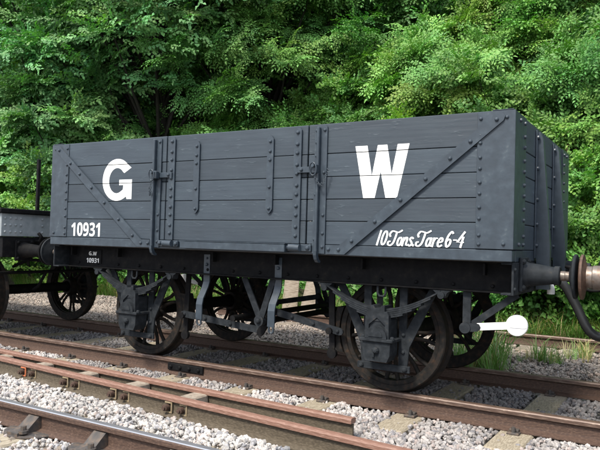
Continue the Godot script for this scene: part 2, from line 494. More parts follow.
func wagon_end(w: Node3D) -> void:
	# built for the end at +x
	begin()
	box(Vector3(2.379, 1.69, 0), Vector3(0.008, 0.98, 2.26))
	var eb := done("end_board", M.inside, w)
	for k in 5:
		var y0: float = SEAM[k] + (0.0 if k == 0 else 0.0022)
		var y1: float = SEAM[k + 1] - (0.0 if k == 4 else 0.0022)
		begin()
		box(Vector3(2.411, (y0 + y1) / 2, 0), Vector3(0.056, y1 - y0, 2.274), 0.005)
		done("plank", M["plank%d" % (k % 3)], eb)
	begin()
	box(Vector3(2.41, 1.165, 0), Vector3(0.06, 0.084, 2.18), 0.004)
	done("end_sill", M.iron, w)
	for s in [-1.0, 1.0]:
		begin()
		box(Vector3(2.4445, 1.7065, s * 1.02), Vector3(0.006, 0.987, 0.36), 0.002)
		for y in [2.15, 2.05, 1.97, 1.87, 1.79, 1.69, 1.61, 1.51, 1.43, 1.31, 1.25]:
			bolt(Vector3(2.4475, y, s * 0.9), Vector3.RIGHT, 0.016)
		bolt(Vector3(2.4475, 2.15, s * 1.05), Vector3.RIGHT, 0.016)
		bolt(Vector3(2.4475, 1.25, s * 1.05), Vector3.RIGHT, 0.016)
		done("corner_plate", M.iron, w)
		# tapered end stanchion
		begin()
		var z: float = s * 0.38
		box(Vector3(2.4465, 1.66, z), Vector3(0.012, 1.03, 0.15), 0.003)
		prism(PackedVector2Array([Vector2(2.452, 0.9), Vector2(2.555, 0.9), Vector2(2.555, 1.25), Vector2(2.49, 2.1), Vector2(2.47, 2.165), Vector2(2.452, 2.165)]), Vector3(0, 0, z), Vector3.RIGHT, Vector3.UP, -0.03, 0.03)
		for y in [2.12, 1.87, 1.62, 1.42, 1.25]:
			bolt(Vector3(2.4525, y, z + 0.052), Vector3.RIGHT, 0.017)
			bolt(Vector3(2.4525, y - 0.02, z - 0.052), Vector3.RIGHT, 0.017)
		done("end_stanchion", M.iron, w)
	# headstock: a channel
	begin()
	box(Vector3(2.435, 1.0025, 0), Vector3(0.016, 0.235, 2.3), 0.003)
	box(Vector3(2.39, 0.893, 0), Vector3(0.074, 0.015, 2.3), 0.003)
	box(Vector3(2.39, 1.112, 0), Vector3(0.074, 0.015, 2.3), 0.003)
	for s in [-1.0, 1.0]:
		for b in [[1.16 - 0.03, 0.93], [1.16 - 0.03, 1.07], [0.55, 0.94], [0.2, 0.94], [0.2, 1.06]]:
			bolt(Vector3(2.443, b[1], s * b[0]), Vector3.RIGHT, 0.015)
	done("headstock", M.gear, w)
	for s in [-1.0, 1.0]: buffer(w, Vector3(2.443, 1.032, s * 0.87), M.gear, M.gear, 0.388)
	# draw hook and coupling links
	begin()
	box(Vector3(2.452, 1.02, 0), Vector3(0.02, 0.2, 0.2), 0.004)
	tube([Vector3(2.46, 1.02, 0), Vector3(2.56, 1.02, 0), Vector3(2.63, 1.0, 0), Vector3(2.665, 1.03, 0), Vector3(2.65, 1.075, 0), Vector3(2.61, 1.08, 0)], [0.03, 0.03, 0.03, 0.028, 0.022, 0.012], 8)
	var hook := done("draw_hook", M.black, w)
	for k in 3:
		begin()
		var lk := []
		for j in 14:
			var an := TAU * j / 14
			var c := Vector3(2.675 + k * 0.155, [0.965, 0.93, 0.965][k], 0)
			var sd := Vector3(0, 0, 1) if k % 2 == 0 else Vector3(0, 1, 0)
			lk.append(c + Vector3(cos(an) * 0.1, 0, 0) + sd * sin(an) * 0.042)
		tube(lk, 0.014, 6, true)
		done("coupling_link", M.black, hook)
	begin()
	tube(soft3([Vector3(2.44, 1.0, 0.42), Vector3(2.55, 1.01, 0.42), Vector3(2.66, 0.95, 0.41), Vector3(2.75, 0.8, 0.4), Vector3(2.85, 0.6, 0.39), Vector3(2.96, 0.56, 0.36), Vector3(3.08, 0.66, 0.3), Vector3(3.2, 0.86, 0.26), Vector3(3.31, 0.95, 0.26)]), 0.036, 10)
	done("brake_hose", M.rubber, w)
	# brake pipe end hanging from the headstock
	begin()
	tube(soft3([Vector3(2.445, 0.96, 0.3), Vector3(2.5, 0.955, 0.3), Vector3(2.545, 0.92, 0.3), Vector3(2.55, 0.86, 0.3)]), 0.03, 10)
	done("brake_pipe", M.white, w)

func buffer(w: Node3D, at: Vector3, body: Material, face: Material, length: float, ram := 0.036) -> void:
	begin()
	box(at + Vector3(0.012, 0, 0), Vector3(0.024, 0.25, 0.24), 0.006)
	for q in [[-1, -1], [-1, 1], [1, -1], [1, 1]]:
		bolt(at + Vector3(0.024, q[0] * 0.095, q[1] * 0.09), Vector3.RIGHT, 0.021)
	lathe(at, Vector3.RIGHT, [[0.02, 0.1], [0.05, 0.088], [length - 0.16, 0.062], [length - 0.16, 0.07], [length - 0.125, 0.07], [length - 0.12, 0.062], [length - 0.12, 0.0]], 20)
	var b := done("buffer", body, w)
	begin()
	lathe(at, Vector3.RIGHT, [[length - 0.2 if ram > 0.05 else length - 0.125, ram], [length - 0.09, ram], [length - 0.085, ram * 0.93], [length - 0.04, ram * 0.93]], 16)
	done("plunger", M.steel, b)
	begin()
	lathe(at, Vector3.RIGHT, [[length - 0.06, 0.0], [length - 0.06, 0.045], [length - 0.032, 0.13], [length - 0.028, 0.158], [length - 0.014, 0.162], [length - 0.008, 0.155], [length - 0.001, 0.08], [length, 0.0]], 28)
	done("buffer_head", face, b)

func build_wheel_meshes() -> void:
	begin()
	lathe(Vector3.ZERO, Vector3.BACK, [[-0.065, 0.4], [-0.065, 0.49], [-0.052, 0.503], [-0.035, 0.492], [-0.022, 0.478], [0.055, 0.473], [0.064, 0.464], [0.064, 0.425], [0.052, 0.418], [0.05, 0.385], [-0.04, 0.385], [-0.045, 0.4], [-0.065, 0.4]], 48)
	M.tyre_mesh = meshed()
	begin()
	for a in [-0.045, 0.045]:
		tube([Vector3(a * 1.2, 0.09, 0.005), Vector3(a * 0.55, 0.2, 0.005), Vector3(a * 0.7, 0.3, 0.005), Vector3(a * 1.25, 0.395, 0.005)], [0.022, 0.019, 0.018, 0.02], 6)
	M.spoke_mesh = meshed()
	begin()
	lathe(Vector3.ZERO, Vector3.BACK, [[-0.1, 0.08], [-0.1, 0.11], [-0.03, 0.135], [0.045, 0.13], [0.075, 0.105], [0.085, 0.075], [0.085, 0.0]], 20)
	M.hub_mesh = meshed()
	begin()
	cyl(Vector3(0, 0, -0.98), Vector3(0, 0, 0.98), 0.065, 0.065, 14)
	M.axle_mesh = meshed()

func wheelset(w: Node3D, x: float, y := 0.475) -> void:
	var ax := put("axle", M.axle_mesh, M.black, w)
	ax.position = Vector3(x, y, 0)
	for s in [0.0, PI]:
		var t := put("wheel", M.tyre_mesh, M.wheel, w)
		t.position = Vector3(x, y, 0.726 if s == 0.0 else -0.726)
		t.rotation.y = s
		for k in 8:
			var sp := put("spoke", M.spoke_mesh, M.wheel, t)
			sp.rotation.z = TAU * k / 8 + 0.2 + x
		put("hub", M.hub_mesh, M.wheel, t)

# W-iron, axlebox and leaf spring round an axle at cx, on the +z side
func axle_guard(w: Node3D, cx: float) -> void:
	var keep := X
	X = X * Transform3D(Basis.IDENTITY, Vector3(cx, 0, 0))
	begin()
	for s in [-1.0, 1.0]:
		var o := func(a: float, b: float) -> Vector2: return Vector2(s * a, b)
		plate([o.call(0.125, 0.235), o.call(0.2, 0.235), o.call(0.215, 0.4), o.call(0.455, 0.9), o.call(0.385, 0.9), o.call(0.19, 0.54), o.call(0.19, 0.9), o.call(0.125, 0.9)], 0.9, 0.918)
		for y in [0.66, 0.5, 0.36]: bolt(Vector3(s * 0.165, y, 0.918), Vector3.BACK, 0.017)
	done("axle_guard", M.gear, w)
	begin()
	box(Vector3(0, 0.225, 0.93), Vector3(0.46, 0.055, 0.024), 0.004)
	for s in [-1.0, 1.0]: bolt(Vector3(s * 0.19, 0.225, 0.942), Vector3.BACK, 0.022)
	done("keep_bar", M.gear, w)
	# axlebox
	begin()
	box(Vector3(0, 0.5, 0.97), Vector3(0.2, 0.26, 0.19), 0.012)
	box(Vector3(0, 0.46, 1.0), Vector3(0.29, 0.028, 0.21), 0.006)
	prism(PackedVector2Array([Vector2(-0.09, 0.29), Vector2(0.09, 0.29), Vector2(0.115, 0.34), Vector2(0.12, 0.446), Vector2(-0.12, 0.446), Vector2(-0.115, 0.34)]), Vector3.ZERO, Vector3.RIGHT, Vector3.UP, 0.93, 1.085)
	var cap := []
	for k in 13: cap.append(Vector2(-cos(PI * k / 12) * 0.095, 0.474 + sin(PI * k / 12) * 0.1))
	plate(cap, 1.06, 1.105)
	var cap2 := []
	for k in 13: cap2.append(Vector2(-cos(PI * k / 12) * 0.06, 0.49 + sin(PI * k / 12) * 0.06))
	plate(cap2, 1.105, 1.112)
	bolt(Vector3(0, 0.38, 1.085), Vector3.BACK, 0.03)
	box(Vector3(-0.02, 0.36, 1.095), Vector3(0.02, 0.07, 0.018), 0.003)
	for s in [-1.0, 1.0]: bolt(Vector3(s * 0.125, 0.474, 1.06), Vector3.UP, 0.02)
	var bx := done("axlebox", M.gear, w)
	# upper body with its arched recess, under the spring
	begin()
	plate([Vector2(-0.105, 0.46), Vector2(-0.1, 0.66), Vector2(-0.085, 0.69), Vector2(0.085, 0.69), Vector2(0.1, 0.66), Vector2(0.105, 0.46), Vector2(0.07, 0.46), Vector2(0.07, 0.58), Vector2(0.0, 0.64), Vector2(-0.07, 0.58), Vector2(-0.07, 0.46)], 1.035, 1.081)
	done("crown", M.gear, bx)
	# leaf spring
	begin()
	plate([Vector2(-0.06, 0.61), Vector2(0.06, 0.61), Vector2(0.06, 0.735), Vector2(0.034, 0.735), Vector2(0.022, 0.714), Vector2(-0.022, 0.714), Vector2(-0.034, 0.735), Vector2(-0.06, 0.735)], 0.93, 1.072)
	var sp := done("leaf_spring", M.gear, w)
	for k in 5:
		begin()
		var half: float = 0.5 - k * 0.075
		var pts := []
		for j in 25:
			var x := lerpf(-half, half, j / 24.0)
			pts.append(Vector2(x, 0.7 - k * 0.0155 + 0.175 * pow(absf(x) / 0.5, 1.75)))
		var prof := []
		for q in pts: prof.append(q + Vector2(0, 0.0065))
		pts.reverse()
		for q in pts: prof.append(q - Vector2(0, 0.0065))
		plate(prof, 0.965 - (k % 2) * 0.001, 1.04 + (k % 2) * 0.001)
		done("spring_leaf", M.gear, sp)
	for s in [-1.0, 1.0]:
		begin()
		plate([Vector2(s * 0.44, 0.884), Vector2(s * 0.58, 0.884), Vector2(s * 0.55, 0.865), Vector2(s * 0.535, 0.83), Vector2(s * 0.5, 0.82), Vector2(s * 0.485, 0.845)], 0.955, 1.03)
		cyl(Vector3(s * 0.508, 0.848, 0.94), Vector3(s * 0.508, 0.848, 1.048), 0.028, 0.028, 10)
		done("spring_shoe", M.gear, w)
	begin()
	tube([Vector3(-0.035, 0.9, 1.0), Vector3(-0.035, 0.83, 1.0), Vector3(-0.02, 0.805, 1.0), Vector3(0.02, 0.805, 1.0), Vector3(0.035, 0.83, 1.0), Vector3(0.035, 0.9, 1.0)], 0.01, 6)
	done("spring_stop", M.gear, w)
	X = keep

func brake_gear(w: Node3D) -> void:
	begin()
	bar(Vector2(-0.03, 0.885), Vector2(0.165, 0.5), 0.058, 0.94, 0.954, false)
	bar(Vector2(0.3, 0.885), Vector2(0.17, 0.5), 0.058, 0.9545, 0.968, false)
	cyl(Vector3(0.167, 0.5, 0.93), Vector3(0.167, 0.5, 0.985), 0.05, 0.05, 16)
	bolt(Vector3(0.167, 0.5, 0.985), Vector3.BACK, 0.026)
	done("brake_hanger", M.gear, w)
	begin()
	cyl(Vector3(0.167, 0.49, -0.93), Vector3(0.167, 0.49, 0.93), 0.03, 0.03, 12)
	bar(Vector2(0.12, 0.38), Vector2(0.25, 0.59), 0.07, 0.865, 0.89)
	done("cross_shaft", M.black, w)
	for r in [[Vector2(-0.83, 0.475), Vector2(0.125, 0.395)], [Vector2(0.24, 0.585), Vector2(0.93, 0.46)]]:
		begin()
		bar(r[0], r[1], 0.062, 0.842, 0.86)
		for t in [0.02, 0.3, 0.62, 0.97]:
			var q: Vector2 = r[0].lerp(r[1], t)
			bolt(Vector3(q.x, q.y, 0.86), Vector3.BACK, 0.018)
		done("push_rod", M.gear, w)
	# blocks and their hangers
	for s in [-1.0, 1.0]:
		begin()
		var poly := []
		var c := Vector2(s * 1.372, 0.475)
		for k in 9:
			var an := lerpf(-0.42, 0.42, k / 8.0)
			poly.append(c + Vector2(-s * cos(an), sin(an)) * 0.482)
		for k in 5:
			var an := lerpf(0.36, -0.36, k / 4.0)
			poly.append(c + Vector2(-s * cos(an), sin(an)) * 0.54)
		plate(poly, 0.67, 0.79)
		done("brake_block", M.wheel, w)
		begin()
		bar(Vector2(s * 0.815, 0.9), Vector2(s * 0.835, 0.25), 0.055, 0.795, 0.815)
		cyl(Vector3(s * 0.832, 0.46, 0.78), Vector3(s * 0.832, 0.46, 0.885), 0.03, 0.03, 10)
		lathe(Vector3(s * 0.835, 0.26, 0.79), Vector3.BACK, [[0.0, 0.045], [0.035, 0.045], [0.035, 0.0]], 12)
		done("block_hanger", M.black, w)
	# safety straps, cranked outward
	for x in [-0.462, 0.352]:
		begin()
		var path := [Vector2(0.965, 1.08), Vector2(0.965, 0.82), Vector2(0.985, 0.77), Vector2(1.05, 0.67), Vector2(1.066, 0.61), Vector2(1.066, 0.47)]
		var inner := []
		for q in path: inner.append(q - Vector2(0.013, 0.003))
		inner.reverse()
		prism(PackedVector2Array(path + inner), Vector3.ZERO, Vector3.BACK, Vector3.UP, -x - 0.036, -x + 0.036)
		bolt(Vector3(x, 0.985, 0.965), Vector3.BACK, 0.017)
		bolt(Vector3(x, 1.045, 0.965), Vector3.BACK, 0.012)
		tube([Vector3(x - 0.02, 0.48, 1.06), Vector3(x - 0.024, 0.43, 1.055), Vector3(x, 0.41, 1.05), Vector3(x + 0.024, 0.43, 1.055), Vector3(x + 0.02, 0.48, 1.06)], 0.009, 6)
		done("safety_strap", M.iron, w)

func brake_lever(w: Node3D) -> void:
	begin()
	bar(Vector2(2.065, 0.9), Vector2(2.065, 0.6), 0.06, 0.965, 0.985, false)
	bar(Vector2(2.43, 0.885), Vector2(2.085, 0.625), 0.05, 0.9445, 0.9645, false)
	cyl(Vector3(2.065, 0.615, 0.94), Vector3(2.065, 0.615, 1.03), 0.042, 0.042, 14)
	bar(Vector2(2.065, 0.615), Vector2(2.15, 0.625), 0.062, 0.988, 1.02)
	done("lever_bracket", M.gear, w)
	begin()
	bar(Vector2(2.145, 0.628), Vector2(2.4, 0.66), 0.052, 0.9935, 1.0135, false)
	lathe(Vector3(2.44, 0.664, 0.985), Vector3.BACK, [[0.0, 0.0], [0.0, 0.072], [0.006, 0.077], [0.03, 0.077], [0.036, 0.072], [0.036, 0.0]], 24)
	bar(Vector2(2.4, 0.658), Vector2(2.5, 0.66), 0.02, 1.021, 1.027)
	done("brake_lever", M.white, w)

# ---- lettering
func band_letter(w: Node3D, called: String, polys: Array) -> void:
	begin()
	for k in 5:
		var y0: float = SEAM[k] + 0.0034
		var y1: float = SEAM[k + 1] - 0.0034
		var out: float = [0.0, 0.0016, -0.0018, 0.001, -0.0008, 0.0014, -0.0012][(k * 3 + (0 if polys[0][0].x < 0 else 2)) % 7]
		for pl in polys:
			for q in Geometry2D.intersect_polygons(pl, PackedVector2Array([Vector2(-3, y0), Vector2(3, y0), Vector2(3, y1), Vector2(-3, y1)])):
				prism(q, Vector3.ZERO, Vector3.RIGHT, Vector3.UP, 1.199 + out, 1.2012 + out)
	done(called, M.white, w)

func lettering(w: Node3D) -> void:
	# G
	var c := Vector2(-1.458, 1.8)
	var outer := []
	var inner := []
	for k in 33:
		var a := lerpf(deg_to_rad(34), deg_to_rad(305), k / 32.0)
		outer.append(c + Vector2(cos(a) * 0.208, sin(a) * 0.212))
		inner.append(c + Vector2(-0.004 + cos(a) * 0.112, sin(a) * 0.128 - 0.008))
	outer[0] = c + Vector2(0.192, 0.118)
	inner[0] = c + Vector2(0.096, 0.066)
	inner.reverse()
	# close the lower right with the stem, bar and spur
	var tail := [c + Vector2(0.1, -0.186), c + Vector2(0.128, -0.17), c + Vector2(0.14, -0.196), c + Vector2(0.205, -0.196), c + Vector2(0.205, 0.0), c + Vector2(0.03, 0.0), c + Vector2(0.03, -0.055), c + Vector2(0.088, -0.055), c + Vector2(0.084, -0.1)]
	while outer[outer.size() - 1].x > c.x + 0.095: outer.pop_back()
	while inner[0].x > c.x + 0.06: inner.pop_front()
	var g := PackedVector2Array(outer + tail + inner)
	band_letter(w, "letter_g", [g])
	# W
	var p := [[0.0, 1.0], [0.23, 1.0], [0.325, 0.42], [0.425, 1.0], [0.6, 1.0], [0.69, 0.44], [0.79, 1.0], [1.0, 1.0], [0.8, 0.0], [0.59, 0.0], [0.49, 0.5], [0.39, 0.0], [0.175, 0.0]]
	var wp := PackedVector2Array()
	for q in p: wp.append(Vector2(1.202 + q[0] * 0.458, 1.587 + q[1] * 0.416))
	band_letter(w, "letter_w", [wp])
	# running number on the body and on the solebar plate
	number_text(w, "10931", Vector3(-1.893, 1.294, 1.2022), 0.142, 0.43, "running_number")
	begin()
	box(Vector3(-2.03, 1.005, 0.9645), Vector3(0.26, 0.15, 0.008), 0.002)
	var np := done("number_plate", M.black, w)
	number_text(np, "10931", Vector3(-2.03, 0.963, 0.9697), 0.052, 0.19, "plate_number")
	number_text(np, "G.W", Vector3(-2.03, 1.037, 0.9697), 0.042, 0.12, "plate_letters")
	# scripted load and tare
	begin()
	var x := 0.0
	var depth := 0.0
	for gl in script_glyphs():
		for stroke in gl[1]:
			depth += 0.00012
			ribbon(stroke, x, depth)
		x += gl[0]
	done("tare_script", M.white, w)

func number_text(w: Node3D, s: String, at: Vector3, height: float, width: float, called: String) -> void:
	var f := SystemFont.new()
	f.font_names = PackedStringArray(["Droid Sans"])
	f.font_weight = 700
	var t := TextMesh.new()
	t.text = s
	t.font = f
	t.font_size = 64
	t.pixel_size = 0.01
	t.depth = 0.05
	var bb := t.get_aabb()
	var o := put(called, t, M.white, w)
	var sx := width / bb.size.x
	var sy := height / bb.size.y
	o.scale = Vector3(sx, sy, 0.03)
	var c := bb.position + bb.size / 2
	o.position = at - Vector3(c.x * sx, c.y * sy, c.z * 0.03)

func oval(cx: float, cy: float, rx: float, ry: float) -> Array:
	var p := []
	for k in 17: p.append(Vector2(cx + cos(TAU * k / 16 + 1.2) * rx, cy + sin(TAU * k / 16 + 1.2) * ry))
	return p

func soft(p: Array) -> Array:
	var out := []
	for i in p.size() - 1:
		var a: Vector2 = p[maxi(i - 1, 0)]
		var d: Vector2 = p[mini(i + 2, p.size() - 1)]
		for k in 5:
			out.append((p[i] as Vector2).cubic_interpolate(p[i + 1], a, d, k / 5.0))
	out.append(p[p.size() - 1])
	return out

func soft3(p: Array) -> Array:
	var out := []
	for i in p.size() - 1:
		for k in 4:
			out.append((p[i] as Vector3).cubic_interpolate(p[i + 1], p[maxi(i - 1, 0)], p[mini(i + 2, p.size() - 1)], k / 4.0))
	out.append(p[p.size() - 1])
	return out

func V(a: Array) -> Array:
	var o := []
	for i in range(0, a.size(), 2): o.append(Vector2(a[i], a[i + 1]))
	return o

func script_glyphs() -> Array:
	var tee := [soft(V([0.1, 0.62, 0.02, 0.78, 0.16, 0.98, 0.42, 0.94, 0.64, 0.9, 0.88, 1.04])), soft(V([0.52, 0.92, 0.5, 0.5, 0.44, 0.16, 0.27, 0.0, 0.08, 0.06, 0.06, 0.24, 0.2, 0.28]))]
	return [[0.3, [V([0.12, 1, 0.1, 0.5, 0.08, 0])]], [0.55, [oval(0.22, 0.5, 0.17, 0.48)]], [0.72, tee], [0.4, [oval(0.18, 0.28, 0.14, 0.28)]],
		[0.46, [V([0.05, 0.54, 0.05, 0.0]), soft(V([0.06, 0.3, 0.17, 0.54, 0.29, 0.54, 0.32, 0.38, 0.32, 0.1, 0.42, 0.04]))]],
		[0.34, [soft(V([0.28, 0.5, 0.16, 0.58, 0.06, 0.45, 0.18, 0.3, 0.28, 0.14, 0.15, 0.0, 0.02, 0.08]))]], [0.2, [V([0.05, 0.01, 0.06, 0.08])]], [0.72, tee],
		[0.48, [oval(0.19, 0.28, 0.14, 0.28), soft(V([0.35, 0.56, 0.34, 0.12, 0.44, 0.03]))]], [0.36, [V([0.06, 0.56, 0.06, 0.0]), soft(V([0.06, 0.3, 0.15, 0.53, 0.3, 0.55]))]],
		[0.54, [soft(V([0.06, 0.27, 0.3, 0.34, 0.3, 0.52, 0.18, 0.58, 0.06, 0.4, 0.06, 0.14, 0.18, 0.0, 0.36, 0.1]))]],
		[0.48, [soft(V([0.38, 0.9, 0.26, 1.0, 0.1, 0.72, 0.06, 0.3, 0.19, 0.0, 0.35, 0.16, 0.34, 0.42, 0.2, 0.5, 0.08, 0.36]))]], [0.32, [V([0.05, 0.46, 0.28, 0.46])]],
		[0.5, [V([0.36, 1.0, 0.03, 0.32, 0.47, 0.32]), V([0.36, 0.66, 0.35, 0.0])]]]

func ribbon(p: Array, x: float, depth: float) -> void:
	var sc := 0.112
	var q := []
	for a in p:
		q.append(Vector2(1.4 + (a.x + x) * sc * 0.965 + a.y * sc * 0.28, 1.219 + a.y * sc))
	var n := q.size()
	var l := []
	var r := []
	for i in n:
		var d: Vector2 = (q[mini(i + 1, n - 1)] - q[maxi(i - 1, 0)]).normalized()
		var hw := 0.0042 + 0.0036 * absf(d.y)
		var s := Vector2(-d.y, d.x) * hw
		var e := Vector2.ZERO
		if i == 0: e = -d * hw * 0.5
		if i == n - 1: e = d * hw * 0.5
		var z := 1.2022 + depth + i * 0.00002
		l.append(Vector3(q[i].x + s.x + e.x, q[i].y + s.y + e.y, z))
		r.append(Vector3(q[i].x - s.x + e.x, q[i].y - s.y + e.y, z))
	for i in n - 1: quad(r[i], r[i + 1], l[i + 1], l[i])

func build_goods_wagon() -> void:
	var w := thing("open_goods_wagon", "dark grey five-plank open goods wagon lettered G W and numbered 10931", "wagon")
	build_wheel_meshes()
	begin()
	for s in [-1.0, 1.0]:
		pass
	for side in 2:
		X = Transform3D(Basis(Vector3.UP, PI * side), Vector3.ZERO)
		wagon_side(w, side == 0)
		wagon_end(w)
		# solebar: a channel with its flanges outward
		begin()
		box(Vector3(0, 1.0, 0.951), Vector3(4.83, 0.225, 0.018), 0.003)
		box(Vector3(0, 0.8935, 0.993), Vector3(4.78, 0.013, 0.064), 0.003)
		box(Vector3(0, 1.1125, 0.993), Vector3(4.78, 0.013, 0.064), 0.003)
		for k in 16:
			bolt(Vector3(-2.25 + k * 0.3, 0.935, 0.96), Vector3.BACK, 0.016)
		for x in [-2.3, -1.6, -0.35, 0.35, 1.2, 2.2]:
			box(Vector3(x, 1.06, 1.0), Vector3(0.02, 0.09, 0.06), 0.003)
		done("solebar", M.black, w)
		for cx in [-1.372, 1.372]: axle_guard(w, cx)
		brake_gear(w)
		brake_lever(w)
	X = Transform3D.IDENTITY
	for x in [-1.372, 1.372]: wheelset(w, x)
	for k in 12:
		begin()
		box(Vector3(-2.18 + k * 0.3965, 1.135, 0), Vector3(0.392, 0.03, 2.2), 0.003)
		done("floor_board", M.inside, w)
	begin()
	for z in [-0.3, 0.3]: box(Vector3(0, 1.02, z), Vector3(4.8, 0.18, 0.08), 0.004)
	for x in [-1.9, -0.75, 0.75, 1.9]: box(Vector3(x, 1.03, 0), Vector3(0.1, 0.16, 1.88), 0.004)
	done("underframe", M.black, w)

func build_flat_wagon(at: Vector3, turn: float, label: String, face: Material) -> void:
	var w := thing("flat_wagon", label, "wagon", at, turn)
	# headstock at x = 0 facing +x, the rest behind it
	begin()
	box(Vector3(-0.04, 1.33, 0), Vector3(0.08, 0.27, 2.36), 0.006)
	for s in [-1.0, 1.0]:
		for z in [1.13, 1.06, 0.99, 0.92, 0.62, 0.3]:
			for y in [1.25, 1.33, 1.41]: bolt(Vector3(0.0, y, s * z), Vector3.RIGHT, 0.014)
	done("headstock", M.pale_grey, w)
	begin()
	box(Vector3(-0.05, 1.07, 0), Vector3(0.09, 0.24, 2.3), 0.006)
	for s in [-1.0, 1.0]: box(Vector3(-3.4, 1.07, s * 0.95), Vector3(6.6, 0.22, 0.05), 0.004)
	for x in [-1.9, -3.4, -4.9]: box(Vector3(x, 1.05, 0), Vector3(0.1, 0.18, 1.84), 0.004)
	done("underframe", M.black, w)
	for s in [-1.0, 1.0]:
		begin()
		box(Vector3(-3.44, 1.33, s * 1.15), Vector3(6.7, 0.26, 0.03), 0.004)
		for k in 44:
			for y in [1.25, 1.41]: bolt(Vector3(-0.2 - k * 0.15, y, s * 1.165), Vector3(0, 0, s), 0.014)
		done("side_plate", M.pale_grey, w)
	begin()
	box(Vector3(-3.4, 1.495, 0), Vector3(6.88, 0.055, 2.44), 0.008)
	done("deck", M.black, w)
	for x in [-0.12, -6.6]:
		for s in [-1.0, 1.0]:
			begin()
			box(Vector3(x, 1.84, s * 0.61), Vector3(0.036, 0.64, 0.04), 0.004)
			done("stanchion", M.black, w)
	for s in [-1.0, 1.0]:
		buffer(w, Vector3(-0.004, 1.032, s * 0.87), M.black, face, 0.5, 0.085 if face == M.rust_face else 0.036)
		begin()
		tube([Vector3(0.0, 1.14, s * 0.7), Vector3(0.08, 1.15, s * 0.7), Vector3(0.12, 1.2, s * 0.72), Vector3(0.08, 1.24, s * 0.73)], 0.02, 6)
		done("lamp_iron", M.black, w)
	for x in [-1.02, -5.6]:
		wheelset(w, x)
		for s in [0.0, PI]:
			X = Transform3D(Basis(Vector3.UP, s), Vector3(0, 0, 0))
			axle_guard(w, x if s == 0.0 else -x)
		X = Transform3D.IDENTITY
	begin()
	tube([Vector3(-0.02, 0.9, 0.5), Vector3(-0.4, 0.9, 0.5), Vector3(-0.7, 0.8, 0.5)], 0.02, 6)
	tube([Vector3(-0.3, 0.75, -1.0), Vector3(-0.3, 0.75, 1.0)], 0.022, 6)
	tube([Vector3(-0.3, 0.75, 0.3), Vector3(-0.45, 0.55, 0.3), Vector3(-0.55, 0.5, 0.3)], 0.02, 6)
	done("brake_rigging", M.black, w)

# ---------------------------------------------------------------- track
func rail_profile() -> PackedVector2Array:
	return PackedVector2Array([Vector2(-0.066, -0.156), Vector2(0.066, -0.156), Vector2(0.066, -0.147), Vector2(0.012, -0.13), Vector2(0.009, -0.11), Vector2(0.009, -0.055), Vector2(0.014, -0.046), Vector2(0.034, -0.038), Vector2(0.035, -0.012), Vector2(0.03, -0.003), Vector2(0.02, 0.0), Vector2(-0.02, 0.0), Vector2(-0.03, -0.003), Vector2(-0.035, -0.012), Vector2(-0.034, -0.038), Vector2(-0.014, -0.046), Vector2(-0.009, -0.055), Vector2(-0.009, -0.11), Vector2(-0.012, -0.13), Vector2(-0.066, -0.147)])

# a rail along x from x0 to x1; its head is a sub-part with its own surface
func rail(parent: Node3D, x0: float, x1: float, z: float, side: Material, top: Material, tilt := 0.0) -> MeshInstance3D:
	var pr := rail_profile()
	var foot := PackedVector2Array(); var head := PackedVector2Array()
	for q in pr:
		if q.y <= -0.046: foot.append(q)
	for q in pr:
		if q.y >= -0.046: head.append(q)
	begin()
	prism(foot, Vector3(0, 0, 0), Vector3(0, 0, -1), Vector3.UP, x0, x1)
	var r := done("rail", side, parent)
	r.position.z = z
	r.rotation.y = tilt
	begin()
	prism(head, Vector3(0, 0.0004, 0), Vector3(0, 0, -1), Vector3.UP, x0, x1)
	done("rail_head", top, r)
	return r

func sleepers(t: Node3D, x0: float, x1: float, step: float, z: float, half: float) -> void:
	var x := x0
	var mesh := []
	for v in 3:
		begin()
		box(Vector3.ZERO, Vector3(0.25, 0.13, half * 2), 0.012)
		mesh.append(meshed())
	var k := 0
	while x < x1:
		var o := put("sleeper", mesh[k % 3], M.sleeper, t)
		o.position = Vector3(x + rf(-0.02, 0.02), -0.2235 + rf(-0.004, 0.003), z + rf(-0.03, 0.03))
		o.rotation.y = rf(-0.015, 0.015)
		x += step
		k += 1

